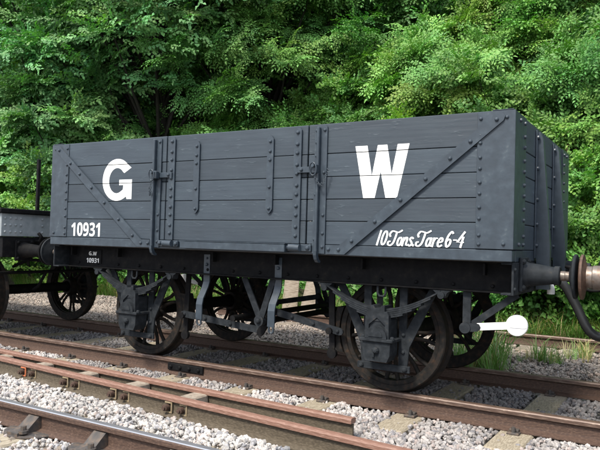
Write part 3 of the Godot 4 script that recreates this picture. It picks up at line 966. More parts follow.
func build_track() -> void:
	var t := thing("railway_track", "railway track with rusty rails on pale sleepers under the wagons", "track")
	for s in [-1.0, 1.0]:
		var r := rail(t, -40.0, 25.0, s * 0.753, M.rail_side, M.rail_worn)
		if s > 0:
			begin()
			box(Vector3(-0.85, -0.083, 0.022), Vector3(0.46, 0.072, 0.022), 0.006)
			for k in 4: bolt(Vector3(-1.03 + k * 0.12, -0.083, 0.033), Vector3.BACK, 0.02)
			done("fishplate", M.black, r)
	sleepers(t, -13.8, 8.0, 0.81, 0.0, 1.28)
	begin()
	box(Vector3(0, -0.151, 0.105), Vector3(0.09, 0.02, 0.08), 0.005)
	cyl(Vector3(0.0, -0.15, 0.115), Vector3(0.0, -0.105, 0.115), 0.017, 0.015, 8)
	box(Vector3(0.0, -0.132, 0.08), Vector3(0.07, 0.018, 0.05), 0.004)
	var clip := meshed()
	for k in 27:
		for s in [-1.0, 1.0]:
			for e in 2:
				var o := put("rail_clip", clip, M.chair, t)
				o.position = Vector3(-13.8 + k * 0.81, 0, s * 0.753)
				o.rotation.y = PI * e

	# neighbouring line with chaired, polished rails
	var n := thing("railway_track", "neighbouring track with a polished bright rail at the bottom left", "track")
	for z in [2.83, 4.33]:
		rail(n, -40.0, 25.0, z + 0.0, M.rail_side, M.rail_side, 0.0)
	for r in n.get_children():
		begin()
		prism(PackedVector2Array([Vector2(-0.03, -0.0022), Vector2(0.03, -0.0022), Vector2(0.021, 0.0022), Vector2(-0.021, 0.0022)]), Vector3.ZERO, Vector3(0, 0, -1), Vector3.UP, -40.0, 25.0)
		done("running_surface", M.rail_top, r)
	sleepers(n, -9.8 + 0.12, 6.0, 0.66, 3.6, 1.25)
	begin()
	for s in [-1.0, 1.0]:
		prism(PackedVector2Array([Vector2(0.0, -0.15), Vector2(s * 0.2, -0.15), Vector2(s * 0.2, -0.125), Vector2(s * 0.11, -0.112), Vector2(s * 0.03, -0.047), Vector2(s * 0.012, -0.047)]), Vector3.ZERO, Vector3(0, 0, 1), Vector3.UP, -0.055, 0.055)
		lathe(Vector3(0.06 * s, -0.13, s * 0.155), Vector3.UP, [[0.0, 0.034], [0.02, 0.034], [0.022, 0.02], [0.05, 0.02], [0.053, 0.0]], 8, false)
	lathe(Vector3(0, -0.154, 0), Vector3.UP, [[0.0, 0.22], [0.008, 0.22], [0.012, 0.19], [0.012, 0.0]], 14, false)
	var chair := meshed()
	for k in 24:
		for z in [2.83, 4.33]:
			var o := put("rail_chair", chair, M.chair, n)
			o.position = Vector3(-9.8 + 0.12 + k * 0.66, 0, z)

	# pair of spare rails bolted together with spacer blocks
	var g := thing("rail_pair", "pair of red-brown rails bolted together with spacer blocks lying in the ballast", "rails")
	var back := rail(g, -12.0, 1.5, 1.66, M.rail_web, M.rail_red, -0.045)
	var fr := rail(g, -12.0, 3.2, 1.99, M.rail_web, M.rail_red, -0.085)
	back.position.y = 0.004
	fr.position.y = 0.004
	for k in 9:
		var x := 0.1 - k * 0.66
		var zb := 1.66 + 0.045 * x
		var zf := 1.99 + 0.085 * x
		begin()
		box(Vector3(x, -0.075, (zb + zf) / 2), Vector3(0.15, 0.09, maxf(zf - zb - 0.03, 0.04)), 0.01)
		done("spacer_block", M.spacer, g)
		for j in 2:
			var bx := x - 0.06 + j * 0.15
			var bz := zf + 0.012
			begin()
			cyl(Vector3(bx, -0.085, bz - 0.01), Vector3(bx, -0.085, bz + 0.045), 0.026, 0.026, 6)
			cyl(Vector3(bx, -0.085, bz), Vector3(bx, -0.085, bz + 0.06), 0.014, 0.014, 8)
			done("bolt", M.rail_side, g)
			begin()
			var c := Vector3(bx + 0.01, -0.083, bz + 0.012)
			box(c + Vector3(0.037, 0, 0), Vector3(0.012, 0.086, 0.012), 0.002)
			box(c + Vector3(0, 0.037, 0.0), Vector3(0.062, 0.012, 0.012), 0.002)
			box(c + Vector3(0.012, -0.037, 0), Vector3(0.038, 0.012, 0.012), 0.002)
			done("locking_clip", M.clip_orange if (k == 3 and j == 0) else M.clip_yellow, g)

	# an old rail on rotting timbers behind
	var o2 := thing("old_rail", "rusty old rail lying on rotten timbers beyond the wagons", "rail")
	rail(o2, -4.0, 9.0, -3.85, M.rail_side, M.rail_worn, 0.01)
	for k in 9:
		begin()
		box(Vector3(-3.6 + k * 1.3, -0.215, -3.85), Vector3(0.26, 0.115, 1.0), 0.014)
		done("timber", M.old_wood, o2)
	for q in [[Vector3(-2.9, 0.0, -4.6), 0.5, "long pale plank leaning at the bank foot behind the wagon"], [Vector3(-2.4, 0.03, -4.5), 0.36, "short weathered plank beside the leaning pale plank"]]:
		begin()
		box(Vector3.ZERO, Vector3(0.28, 0.05, 1.3), 0.008)
		var b := done("loose_plank", M.old_wood, self)
		b.position = q[0] + Vector3(0, 0.26, 0)
		b.rotation = Vector3(0.62, q[1], 0.0)
		tag(b, q[2], "plank", "loose planks")

# ---------------------------------------------------------------- ballast
func stone_mesh(sd: int) -> ArrayMesh:
	rng.seed = sd
	var dirs := []
	var fi := (1.0 + sqrt(5.0)) / 2.0
	for a in [-1.0, 1.0]:
		for b in [-fi, fi]:
			dirs.append(Vector3(0, a, b)); dirs.append(Vector3(a, b, 0)); dirs.append(Vector3(b, 0, a))
	var p := []
	for d in dirs: p.append((d as Vector3).normalized() * rf(0.7, 1.15) * Vector3(1.05, 0.72, 0.9))
	begin()
	for i in 12:
		for j in range(i + 1, 12):
			for k in range(j + 1, 12):
				var e := 2.1
				if dirs[i].distance_to(dirs[j]) < e and dirs[j].distance_to(dirs[k]) < e and dirs[i].distance_to(dirs[k]) < e:
					var n: Vector3 = (p[j] - p[i]).cross(p[k] - p[i])
					if n.dot(p[i] + p[j] + p[k]) > 0: tri(p[i], p[j], p[k])
					else: tri(p[i], p[k], p[j])
	return meshed()

func scatter(parent: Node3D, called: String, meshes: Array, mat: Material, xf: Array, cols: Array) -> void:
	for v in meshes.size():
		var mm := MultiMesh.new()
		mm.transform_format = MultiMesh.TRANSFORM_3D
		mm.use_colors = true
		mm.mesh = meshes[v]
		var n := 0
		for i in range(v, xf.size(), meshes.size()): n += 1
		mm.instance_count = n
		var k := 0
		for i in range(v, xf.size(), meshes.size()):
			mm.set_instance_transform(k, xf[i])
			mm.set_instance_color(k, cols[i])
			k += 1
		var o := MultiMeshInstance3D.new()
		o.name = part_name(called, parent)
		o.multimesh = mm
		o.material_override = mat
		o.set_meta("kind", "stuff")
		parent.add_child(o, true)

func ballast(label: String, rect: Rect2, count: int, r0: float, r1: float, lift: Callable, shade: Callable) -> void:
	var st := thing("ballast", label, "ballast")
	st.set_meta("kind", "stuff")
	var xf := []
	var cols := []
	for i in count:
		var x := rf(rect.position.x, rect.end.x)
		var z := rf(rect.position.y, rect.end.y)
		var y: float = lift.call(x, z)
		if y < -5.0: continue
		var r := rf(r0, r1) * (0.75 + 0.5 * rng.randf() * rng.randf())
		var b := Basis.from_euler(Vector3(rf(0, TAU), rf(0, TAU), rf(0, TAU))).scaled(Vector3.ONE * r)
		xf.append(Transform3D(b, Vector3(x, y + rf(-0.02, 0.012), z)))
		var c: Color = shade.call(x, z)
		var f := rf(0.72, 1.2)
		var h := rng.randf()
		var tint := Vector3(1.0, 1.0, 1.0)
		if h < 0.16: tint = Vector3(1.02, 0.93, 0.9)
		elif h < 0.3: tint = Vector3(0.66, 0.68, 0.74)
		elif h < 0.36: tint = Vector3(0.5, 0.5, 0.52)
		cols.append(Color(minf(c.r * f * tint.x, 0.85), minf(c.g * f * tint.y, 0.85), minf(c.b * f * tint.z, 0.85)))
	scatter(st, "stones", M.stones, M.stone, xf, cols)

func near_sleeper(x: float, x0: float, step: float) -> bool:
	var t := fposmod(x - x0 + step * 0.5, step) - step * 0.5
	return absf(t) < 0.145

func build_ballast() -> void:
	M.stones = [stone_mesh(1), stone_mesh(2), stone_mesh(3), stone_mesh(4), stone_mesh(5)]
	rng.seed = 77
	var patch := FastNoiseLite.new()
	patch.seed = 5
	patch.frequency = 0.9
	var pale := func(x: float, z: float) -> Color:
		var n := patch.get_noise_2d(x, z)
		var grime := smoothstep(-0.1, 0.25, patch.get_noise_2d(x * 0.6 + 40.0, z * 0.6))
		var c := Color(0.47, 0.45, 0.43)
		if z < 1.75: c = Color(0.46, 0.435, 0.42).lerp(Color(0.33, 0.31, 0.3), grime)
		elif x > 1.2: c = Color(0.45, 0.44, 0.44).lerp(Color(0.3, 0.3, 0.31), grime)
		return c * (1.0 + 0.28 * n)
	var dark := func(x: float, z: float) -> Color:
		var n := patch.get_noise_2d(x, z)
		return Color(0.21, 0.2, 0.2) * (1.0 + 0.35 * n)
	var dusty := func(x: float, z: float) -> Color:
		var n := patch.get_noise_2d(x * 0.7, z * 0.7)
		return Color(0.33, 0.285, 0.245) * (1.0 + 0.3 * n)
	var brown := func(x: float, z: float) -> Color:
		return Color(0.23, 0.195, 0.16) * (1.0 + 0.35 * patch.get_noise_2d(x, z))
	var l1 := func(x: float, z: float) -> float:
		if z > 2.76 and z < 2.9: return -9.0
		if z < 1.3 and near_sleeper(x, -13.8, 0.81) and rng.randf() > 0.06: return -9.0
		if z > 2.42 and near_sleeper(x, -9.68, 0.66) and rng.randf() > 0.12: return -9.0
		var zb := 1.66 + 0.045 * x
		var zf := 1.99 + 0.085 * x
		if x < 1.55 and absf(z - zb) < 0.05: return -9.0
		if absf(z - zf) < 0.055: return -9.0
		if x < 1.5 and z > zb and z < zf: return -0.19
		var heap := 0.0
		if z > zf and z < 2.76: heap = 0.035 * sin((z - zf) / (2.76 - zf) * PI)
		return -0.165 + heap + 0.015 * patch.get_noise_2d(x * 2.0, z * 2.0)
	ballast("pale grey broken-stone ballast between the lines in the foreground", Rect2(-9.0, 0.83, 13.5, 2.6), 68000, 0.014, 0.03, l1, pale)
	var l2 := func(x: float, z: float) -> float:
		if near_sleeper(x, -13.8, 0.81) and rng.randf() > 0.1: return -9.0
		return -0.172 + 0.012 * patch.get_noise_2d(x * 2.0, z * 2.0)
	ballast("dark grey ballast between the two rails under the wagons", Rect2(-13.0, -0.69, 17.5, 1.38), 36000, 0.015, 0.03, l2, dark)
	var l3 := func(x: float, z: float) -> float:
		if z > -1.28 and near_sleeper(x, -13.8, 0.81): return -9.0
		if absf(z + 3.85) < 0.06 and x > -4.0: return -9.0
		return -0.175 + 0.02 * patch.get_noise_2d(x, z)
	ballast("brownish pale stone chippings along the far side of the track", Rect2(-16.0, -5.2, 21.0, 4.35), 62000, 0.014, 0.032, l3, dusty)
	var l4 := func(x: float, z: float) -> float:
		if absf(z - 4.33) < 0.05: return -9.0
		if near_sleeper(x, -9.68, 0.66) and z < 4.85 and rng.randf() > 0.12: return -9.0
		return -0.168 + 0.02 * patch.get_noise_2d(x, z)
	ballast("grey-brown ballast round the neighbouring track", Rect2(-5.0, 2.95, 8.5, 2.6), 24000, 0.016, 0.03, l4, brown)

# ---------------------------------------------------------------- bank and ground
func bank_y(x: float, z: float) -> float:
	var d := -5.0 - z + 0.6 * sin(x * 0.35) + (0.12 * (-x - 6.0) if x < -6.0 else 0.0) * 0.5
	if d < 0.0: return -0.22
	var y := -0.22 + 0.88 * d * smoothstep(-0.3, 2.2, d) + 0.1 * sin(x * 1.3) * sin(z * 1.1) * smoothstep(0.0, 1.0, d)
	return minf(y, 18.0)

func build_ground() -> void:
	begin()
	quad(Vector3(-300, -0.205, 300), Vector3(300, -0.205, 300), Vector3(300, -0.205, -300), Vector3(-300, -0.205, -300))
	var g := done("ground", M.ground, self)
	g.set_meta("kind", "structure")
	begin()
	sg += 1
	S.set_smooth_group(sg)
	var nx := 70
	var nz := 36
	for i in nx:
		for j in nz:
			var x0 := -48.0 + i * 1.0; var x1 := x0 + 1.0
			var z0 := -4.0 - j * 0.9; var z1 := z0 - 0.9
			quad(Vector3(x0, bank_y(x0, z0), z0), Vector3(x1, bank_y(x1, z0), z0), Vector3(x1, bank_y(x1, z1), z1), Vector3(x0, bank_y(x0, z1), z1))
	var b := done("bank", M.soil, self)
	b.set_meta("kind", "structure")

# ---------------------------------------------------------------- plants
func leaf(base: Vector3, dir: Vector3, up: Vector3, length: float, width: float, fold := 0.25) -> void:
	var d := dir.normalized()
	var side := d.cross(up).normalized()
	var n := side.cross(d).normalized()
	var tip := base + d * length - n * length * 0.12
	var mid := base + d * length * 0.5 + n * length * 0.03
	var l := base + d * length * 0.42 + side * width * 0.5 + n * width * fold
	var r := base + d * length * 0.42 - side * width * 0.5 + n * width * fold
	var l2 := base + d * length * 0.75 + side * width * 0.32 + n * width * fold * 0.5 - n * length * 0.05
	var r2 := base + d * length * 0.75 - side * width * 0.32 + n * width * fold * 0.5 - n * length * 0.05
	tri(base, mid, l); tri(l, mid, l2); tri(mid, tip, l2)
	tri(base, r, mid); tri(r, r2, mid); tri(mid, r2, tip)

# a sprig grows along +z with its leaves facing +y
func sprig_mesh(kind: int, sd: int) -> ArrayMesh:
	rng.seed = sd
	begin()
	if kind == 0:      # broad leaves on a short twig
		for k in 10:
			var t := k / 9.0
			var s := -1.0 if k % 2 else 1.0
			var b := Vector3(rf(-0.05, 0.05), -0.05 * t * t, 0.02 + 0.3 * t)
			leaf(b, Vector3(s * rf(0.5, 1.0), rf(-0.35, 0.1), rf(0.3, 0.9)), Vector3(rf(-0.4, 0.4), 1, rf(-0.3, 0.3)), rf(0.07, 0.11), rf(0.055, 0.082), rf(0.05, 0.3))
	elif kind == 1:    # pinnate, drooping
		for j in 3:
			var a := (j - 1) * 0.9 + rf(-0.2, 0.2)
			var dr := Vector3(sin(a), 0, cos(a))
			for k in 9:
				var t := k / 8.0
				var s := -1.0 if k % 2 else 1.0
				var b := dr * (0.06 + 0.26 * t) + Vector3(0, 0.04 * t - 0.16 * t * t, 0)
				var sd2 := dr.cross(Vector3.UP) * s
				leaf(b, sd2 * (0.0 if k == 8 else 1.0) + dr * 0.7 + Vector3(0, rf(-0.5, -0.1), 0), Vector3(rf(-0.25, 0.25), 1, rf(-0.25, 0.25)), rf(0.065, 0.095), rf(0.036, 0.05), 0.2)
	elif kind == 2:    # small rounded leaves, bramble and ivy
		for k in 9:
			var t := k / 8.0
			var s := -1.0 if k % 2 else 1.0
			leaf(Vector3(rf(-0.03, 0.03), rf(-0.03, 0.05), 0.22 * t), Vector3(s * rf(0.4, 1), rf(-0.3, 0.4), rf(0.1, 0.8)), Vector3(rf(-0.5, 0.5), 1, rf(-0.5, 0.5)), rf(0.05, 0.085), rf(0.045, 0.065), rf(0.0, 0.3))
	else:              # grass blades
		for k in 12:
			var a := rf(0, TAU)
			var o := Vector3(cos(a), 0, sin(a))
			var p0 := o * rf(0.0, 0.05)
			var h := rf(0.12, 0.42)
			var lean := rf(0.2, 1.1)
			var w := o.cross(Vector3.UP) * 0.004
			var p1 := p0 + Vector3(0, h * 0.6, 0) + o * lean * h * 0.4
			var p2 := p0 + Vector3(0, h * 0.9, 0) + o * lean * h * 1.2
			quad(p0 - w, p0 + w, p1 + w * 0.8, p1 - w * 0.8)
			tri(p1 - w * 0.8, p1 + w * 0.8, p2)
	return meshed()

func leafy(c: Color, spread := 0.22) -> Color:
	var f := rf(1.0 - spread, 1.0 + spread)
	var y := rf(-0.14, 0.12)
	return Color(c.r * f * (1.0 + y), c.g * f, c.b * f * (1.0 - y * 0.5))

func sprig_at(pos: Vector3, out: Vector3, droop: float, s: float, face := Vector3(0, 1, 0.3)) -> Transform3D:
	var d := (out + Vector3(rf(-0.55, 0.55), rf(-0.35, 0.35) - droop, rf(-0.55, 0.55))).normalized()
	var up := (Vector3(rf(-0.5, 0.5), rf(-0.3, 0.3), rf(-0.5, 0.5)) + face).normalized()
	var sx := d.cross(up)
	if sx.length() < 0.05: sx = d.cross(Vector3(1, 0, 0.3))
	sx = sx.normalized()
	# x right, y facing, z forward
	var yv := sx.cross(d).normalized()
	if yv.dot(face) < 0: yv = -yv
	return Transform3D(Basis(yv.cross(d).normalized(), yv, d).scaled_local(Vector3.ONE * s), pos)

# a tree or shrub: trunk with limbs that carry separate leafy boughs
func plant(called: String, label: String, category: String, x: float, z: float, height: float, radius: float, low: float, boughs: int, per: int, kind: int, col: Color, sd: int, group := "", leaf_size := 1.0) -> void:
	rng.seed = sd
	var y0 := bank_y(x, z) - 0.1
	var t := thing(called, label, category, Vector3(x, y0, z), 0.0, group)
	var stems := []
	var trunk_r := 0.028 * height if category == "tree" else 0.015 * height
	begin()
	var top := Vector3(rf(-0.4, 0.4), height * 0.82, rf(-0.2, 0.5))
	var pts := []
	var rad := []
	for k in 7:
		var u := k / 6.0
		pts.append(top * u + Vector3(sin(u * 5.0 + sd) * 0.14, 0, cos(u * 4.0 + sd) * 0.12) * u)
		rad.append(trunk_r * (1.0 - 0.8 * u) * (1.35 if k == 0 else 1.0))
	tube(pts, rad, 8)
	var xf := []
	var cols := []
	for b in boughs:
		# golden-angle spread of boughs through the crown, fuller outside
		var u := (b + 0.5) / boughs
		var hh := lerpf(low, 1.0, pow(u, 0.85))
		var prof := sqrt(clampf(1.0 - pow((hh - lerpf(low, 1.0, 0.42)) / (1.06 - low) * 1.55, 2.0), 0.05, 1.0))
		var an := b * 2.39996 + sd
		var rr := radius * prof * rf(0.55, 1.0)
		var c := Vector3(cos(an) * rr, height * hh * 0.96, sin(an) * rr)
		c += Vector3(rf(-0.25, 0.25), rf(-0.25, 0.25), rf(-0.25, 0.25))
		var foot: Vector3 = pts[clampi(int(hh * 5.2 - 0.6), 1, 6)]
		var kn := foot.lerp(c, 0.5) + Vector3(rf(-0.15, 0.15), rf(0.0, 0.25), rf(-0.15, 0.15))
		tube([foot, kn, c], [trunk_r * 0.22, trunk_r * 0.15, trunk_r * 0.05], 5)
		# ragged bough: twigs of uneven length, each carrying a row of sprigs
		var reach := radius * rf(0.3, 0.55)
		var outw := Vector3(c.x, 0, c.z).normalized()
		var face := Vector3(0, 0.75, 0.35) + outw * 0.75
		var bc := leafy(col, 0.2)
		var twigs := int(per * rf(0.7, 1.2) / 7.0)
		for k in twigs:
			var d := (Vector3(rng.randfn(), rng.randfn() * 0.4 + 0.22, rng.randfn()).normalized() + outw * 0.45).normalized()
			d.y = maxf(d.y, -0.15)
			var ln := reach * rf(0.45, 1.25)
			var start := c + Vector3(rf(-0.12, 0.12), rf(-0.1, 0.1), rf(-0.12, 0.12)) * reach
			var bend := rf(0.0, 0.3)
			var tc := leafy(bc, 0.12)
			for j in 7:
				var v := lerpf(0.3, 1.0, j / 6.0)
				var pos := start + d * ln * v + Vector3(rf(-0.09, 0.09), -bend * v * v * ln * 0.5 + rf(-0.05, 0.05), rf(-0.09, 0.09))
				if pos.y < 0.12: pos.y = rf(0.12, 0.3)
				xf.append(sprig_at(pos, d, bend * v * 0.6, rf(0.65, 1.15) * leaf_size, face))
				cols.append(leafy(tc, 0.16))
	done("trunk" if category == "tree" else "stems", M.bark, t)
	scatter(t, "crown", [M.sprigs[kind * 2], M.sprigs[kind * 2 + 1]], M.leaf, xf, cols)

func build_plants() -> void:
	M.sprigs = []
	for k in 4:
		for v in 2: M.sprigs.append(sprig_mesh(k, 300 + k * 10 + v))
	var blue := Color(0.135, 0.3, 0.095)
	var mid := Color(0.125, 0.28, 0.058)
	var lime := Color(0.19, 0.355, 0.07)
	var deep := Color(0.08, 0.2, 0.045)
	# big trees at the left
	plant("broadleaf_tree", "tall bluish-green tree filling the top left corner behind the flat wagon", "tree", -12.3, -6.3, 8.6, 3.1, 0.16, 70, 200, 0, blue, 11, "trees on the bank")
	plant("broadleaf_tree", "bluish-green tree whose boughs hang over the dark hollow above the letter G", "tree", -8.3, -6.6, 9.0, 3.0, 0.47, 62, 210, 0, blue, 12, "trees on the bank")
	plant("broadleaf_tree", "dark green tree above the wagon's drop door", "tree", -6.0, -8.4, 8.2, 2.7, 0.22, 52, 190, 1, mid, 13, "trees on the bank")
	plant("broadleaf_tree", "tree just left of the letter W's top, high on the bank", "tree", -4.5, -10.4, 7.6, 2.6, 0.1, 36, 170, 0, mid, 14, "trees on the bank")
	plant("broadleaf_tree", "deep green tree at the top edge above the letter W", "tree", -2.0, -12.2, 6.8, 2.6, 0.05, 36, 170, 1, deep, 15, "trees on the bank")
	plant("broadleaf_tree", "deep green tree at the top edge above the wagon's right corner", "tree", 0.6, -12.6, 6.6, 2.6, 0.05, 36, 170, 0, deep, 16, "trees on the bank")
	plant("broadleaf_tree", "dark leafy tree in the top right corner", "tree", 3.2, -11.6, 6.2, 2.4, 0.05, 32, 170, 1, deep, 17, "trees on the bank")
	plant("broadleaf_tree", "shadowed tree standing behind the top middle trees", "tree", -8.2, -13.2, 7.5, 3.2, 0.05, 34, 150, 0, deep, 18, "trees on the bank")
	plant("broadleaf_tree", "shadowed tree standing deep behind the dark hollow", "tree", -13.0, -11.8, 8.0, 3.4, 0.1, 34, 150, 0, deep, 19, "trees on the bank")
	plant("broadleaf_tree", "tree at the far left edge behind the top left tree", "tree", -17.5, -9.0, 8.5, 3.4, 0.1, 34, 150, 1, mid, 20, "trees on the bank")
	plant("broadleaf_tree", "pale bluish-green young tree in front of the top left tree, over the flat wagon", "tree", -10.4, -5.7, 5.6, 1.9, 0.2, 40, 190, 0, Color(0.155, 0.32, 0.11), 21, "trees on the bank")
	# shrubs
	var sh := "shrubs on the bank"
	plant("leafy_shrub", "bright low shrub behind the flat wagon's upright post", "shrub", -10.9, -5.0, 3.0, 1.5, 0.12, 20, 150, 2, lime, 31, sh)
	plant("leafy_shrub", "bright low shrub at the left edge above the flat wagon's deck", "shrub", -13.2, -5.1, 3.2, 1.6, 0.12, 20, 150, 0, lime, 32, sh)
	plant("leafy_shrub", "green shrub just over the wagon's top left corner", "shrub", -9.4, -6.4, 3.6, 1.3, 0.15, 18, 140, 1, mid, 33, sh)
	plant("leafy_shrub", "small bright shrub at the wagon's rim below the dark hollow", "shrub", -6.9, -6.7, 3.5, 0.8, 0.3, 10, 120, 1, lime, 34, sh)
	plant("leafy_shrub", "dark shrub over the left part of the drop door", "shrub", -5.2, -7.1, 3.4, 1.3, 0.3, 20, 150, 1, mid, 35, sh)
	plant("leafy_shrub", "broad-leaved shrub over the right part of the drop door", "shrub", -3.8, -8.2, 3.4, 1.2, 0.25, 20, 170, 2, mid, 36, sh)
	plant("leafy_shrub", "yellow-green shrub directly behind the letter W", "shrub", -2.3, -8.4, 3.6, 1.2, 0.25, 20, 150, 1, lime, 37, sh)
	plant("leafy_shrub", "light green feathery shrub above the diagonal strap right of the W", "shrub", -0.9, -7.6, 3.5, 1.3, 0.25, 20, 160, 1, lime, 38, sh)
	plant("leafy_shrub", "mid green shrub behind the wagon's right top corner", "shrub", 0.5, -7.2, 3.1, 1.2, 0.2, 20, 170, 2, mid, 39, sh)
	plant("leafy_shrub", "shrub at the right edge above the wagon's sloping end", "shrub", 2.2, -7.5, 3.0, 1.3, 0.2, 20, 150, 1, mid, 40, sh)
	plant("leafy_shrub", "upper dark shrub between the drop door and the W, mid bank", "shrub", -3.0, -9.9, 4.0, 1.5, 0.2, 22, 150, 0, deep, 41, sh)
	plant("leafy_shrub", "upper green shrub on the bank above the W's right half", "shrub", -1.3, -9.8, 4.2, 1.5, 0.2, 22, 170, 2, mid, 42, sh)
	plant("leafy_shrub", "upper yellowish shrub on the bank above the right top corner", "shrub", 0.4, -9.5, 3.8, 1.4, 0.2, 22, 150, 1, lime, 43, sh)
	plant("leafy_shrub", "upper dark green shrub on the bank near the right edge", "shrub", 2.0, -9.4, 3.8, 1.4, 0.2, 22, 150, 0, deep, 44, sh)
	plant("bramble_bush", "rounded bramble bush beside the wagon's far end corner", "bush", 1.75, -5.6, 1.9, 0.9, 0.1, 18, 150, 2, mid, 51, "brambles at the bank foot")
	plant("bramble_bush", "bramble bush at the right edge above the buffers", "bush", 2.75, -5.7, 2.3, 1.0, 0.1, 20, 150, 2, lime, 52, "brambles at the bank foot")
	plant("bramble_bush", "bramble bush hidden mostly behind the wagon's right end", "bush", 0.4, -5.9, 2.0, 1.0, 0.1, 18, 140, 2, mid, 53, "brambles at the bank foot")

	# ground cover over the whole bank
	rng.seed = 500
	var gc := thing("undergrowth", "low tangled undergrowth of ivy and bramble covering the bank", "undergrowth")
	gc.set_meta("kind", "stuff")
	var xf := []
	var cols := []
	for i in 28000:
		var z := -5.0 - 13.0 * rng.randf()
		var x := rf(-24.0, 7.0)
		var y := bank_y(x, z)
		if y < -0.2: continue
		var n := Vector3(0, 0.8, 0.6)
		xf.append(sprig_at(Vector3(x, y + rf(0.02, 0.5), z), (n + Vector3(rf(-0.6, 0.6), 0, rf(-0.4, 0.6))).normalized(), 0.1, rf(0.8, 1.5), Vector3(0, 0.8, 0.7)))
		cols.append(leafy(mid if rng.randf() < 0.6 else deep, 0.3))
	scatter(gc, "leaves", [M.sprigs[4], M.sprigs[0], M.sprigs[5]], M.leaf, xf, cols)
	# the wood goes on along the bank on either side
	rng.seed = 640
	var wd := thing("woodland", "mass of green woodland going on along the bank past both ends of the wagons", "woodland")
	wd.set_meta("kind", "stuff")
	xf = []
	cols = []
	for b in 150:
		var cx := rf(-40.0, -21.0) if b < 100 else rf(5.5, 14.0)
		var cz := rf(-15.0, -6.0)
		var c := Vector3(cx, bank_y(cx, cz) + rf(0.4, 7.0), cz)
		var bc := leafy(mid if rng.randf() < 0.5 else blue, 0.2)
		for k in 110:
			var d := Vector3(rng.randfn(), rng.randfn() * 0.6, rng.randfn()) * 0.75
			xf.append(sprig_at(c + d, (d.normalized() + Vector3(0, 0, 0.5)).normalized(), 0.1, rf(0.9, 1.7), Vector3(0, 0.75, 0.9)))
			cols.append(leafy(bc, 0.2))
	scatter(wd, "leaves", [M.sprigs[0], M.sprigs[3], M.sprigs[1]], M.leaf, xf, cols)
	# grass along the bank foot
	var gr := thing("grass", "rough green grass along the foot of the bank", "grass")
	gr.set_meta("kind", "stuff")
	xf = []
	cols = []
	for i in 5200:
		var x := rf(-17.0, 5.0)
		var z := -4.75 - rf(0.0, 1.6) * rng.randf() + 0.25 * sin(x * 1.7)
		xf.append(Transform3D(Basis(Vector3.UP, rf(0, TAU)).scaled(Vector3.ONE * rf(0.6, 1.5)), Vector3(x, bank_y(x, z) - 0.01, z)))
		var dry := rng.randf()
		cols.append(leafy(Color(0.1, 0.21, 0.035) if dry < 0.75 else Color(0.32, 0.27, 0.12), 0.25))
	scatter(gr, "blades", [M.sprigs[6], M.sprigs[7]], M.leaf, xf, cols)
	# separate tufts in the chippings by the wagon's right end
	for q in [[1.55, -1.75, 1.4, "tall grass tuft right behind the white brake lever disc"], [1.2, -2.3, 1.4, "grass tuft behind the far right wheel"], [1.95, -2.6, 0.9, "dry grass tuft below the buffers by the old rail"], [2.35, -3.2, 0.8, "small grass tuft next to the old rail at the right edge"], [1.05, -3.0, 1.1, "grass tuft in front of the old rail near the wagon's end"]]:
		var tuft := thing("grass_tuft", q[3], "grass", Vector3(q[0], -0.19, q[1]), 0.0, "grass tufts by the wagon's right end")
		xf = []
		cols = []
		for i in 26:
			var a := rf(0, TAU)
			var rr: float = rf(0, 0.3) * q[2]
			xf.append(Transform3D(Basis(Vector3.UP, rf(0, TAU)).scaled(Vector3.ONE * rf(0.45, 1.25) * q[2]), Vector3(cos(a) * rr, 0, sin(a) * rr)))
			cols.append(leafy(Color(0.17, 0.29, 0.08) if rng.randf() < 0.65 else Color(0.4, 0.34, 0.17), 0.25))
		scatter(tuft, "blades", [M.sprigs[6]], M.leaf, xf, cols)
	# pink flowering weeds
	M.petal = plain(lin(0.5, 0.2, 0.24), 0.7)
	var spots := [[-3.3, -6.8, 2.35, "leftmost pink-flowered weed behind the wagon's rim, left of the W"], [-2.75, -6.7, 2.2, "pink-flowered weed behind the wagon's rim, between its two neighbours left of the W"], [-2.1, -6.8, 2.4, "pink-flowered weed behind the wagon's rim right above the W"],
		[1.25, -5.9, 2.4, "leftmost pink-flowered weed beyond the wagon's sloping end"], [1.6, -5.8, 2.6, "pink-flowered weed beyond the wagon's far top corner"], [1.98, -5.7, 2.5, "rightmost pink-flowered weed at the right edge above the brambles"]]
	for i in spots.size():
		var q: Array = spots[i]
		var f := thing("flowering_weed", q[3], "flower", Vector3(q[0], bank_y(q[0], q[1]) - 0.05, q[1]), 0.0, "pink flowering weeds on the bank")
		rng.seed = 700 + i
		begin()
		var h0: float = q[2]
		var tops := []
		for c in 5:
			var o := Vector3(rf(-0.28, 0.28), 0, rf(-0.2, 0.2))
			var h := h0 * rf(0.82, 1.02)
			var tip := o * 1.5 + Vector3(0, h, 0)
			tops.append([o, tip])
			tube([o * 0.3, (o + tip) * 0.5, tip], [0.01, 0.007, 0.003], 5)
			for k in 30:
				var u := rf(0.3, 0.86)
				var a := rf(0, TAU)
				leaf((o * 0.6).lerp(tip, u), Vector3(cos(a), 0.2, sin(a)), Vector3.UP, rf(0.09, 0.15), 0.028, 0.1)
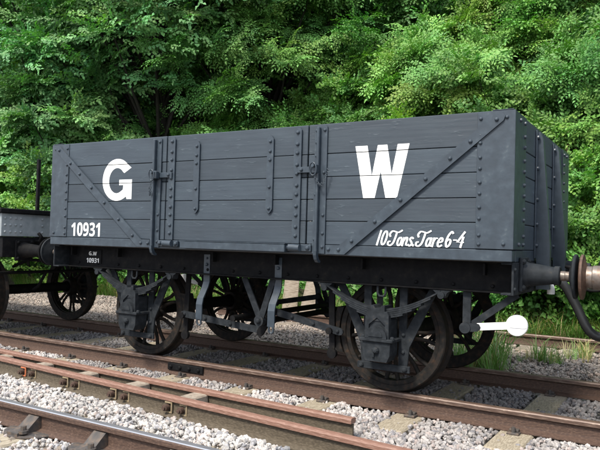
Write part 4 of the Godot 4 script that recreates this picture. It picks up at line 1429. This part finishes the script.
		done("stalk", M.stem, f)
		begin()
		for c in tops:
			for k in 26:
				var u := rf(0.84, 1.0)
				var a := rf(0, TAU)
				leaf((c[0] as Vector3).lerp(c[1], u), Vector3(cos(a), 0.5, sin(a)), Vector3.UP, rf(0.03, 0.055) * (1.4 - u * 0.6), 0.035, 0.2)
		done("blossom", M.petal, f)

func _ready() -> void:
	var cam := Camera3D.new()
	cam.name = "camera"
	cam.position = Vector3(3.488, 1.2249, 5.8785)
	cam.rotation = Vector3(0.02609, 0.5367, 0.02813)
	cam.fov = 38.2
	cam.near = 0.05
	cam.far = 800.0
	add_child(cam)
	cam.make_current()
	var env := Environment.new()
	var sky := Sky.new()
	var sm := ProceduralSkyMaterial.new()
	sm.sky_top_color = Color(0.86, 0.9, 0.97)
	sm.sky_horizon_color = Color(0.92, 0.94, 0.97)
	sm.sky_curve = 0.3
	sm.ground_bottom_color = Color(0.25, 0.25, 0.22)
	sm.ground_horizon_color = Color(0.6, 0.62, 0.62)
	sm.sky_energy_multiplier = 0.72
	sky.sky_material = sm
	env.background_mode = Environment.BG_SKY
	env.sky = sky
	env.tonemap_mode = Environment.TONE_MAPPER_LINEAR
	env.tonemap_exposure = 4.2
	env.sdfgi_enabled = true
	env.ssao_enabled = true
	env.ssil_enabled = true
	var we := WorldEnvironment.new()
	we.name = "world_environment"
	we.environment = env
	add_child(we)
	var sun := DirectionalLight3D.new()
	sun.name = "sun"
	sun.rotation_degrees = Vector3(-52, -9, 0)
	sun.light_energy = 0.5
	sun.light_angular_distance = 12.0
	sun.light_color = Color(1.0, 0.97, 0.92)
	sun.shadow_enabled = true
	add_child(sun)

	rng.seed = 2024
	make_materials()
	build_ground()
	build_track()
	build_ballast()
	build_goods_wagon()
	build_flat_wagon(Vector3(-3.335, 0, 0), 0.0, "flat wagon with a pale grey riveted headstock coupled at the left", M.black)
	build_flat_wagon(Vector3(3.335, 0, 0), PI, "vehicle beyond the right edge showing only its rusty buffer head and ram", M.rust_face)
	build_plants()
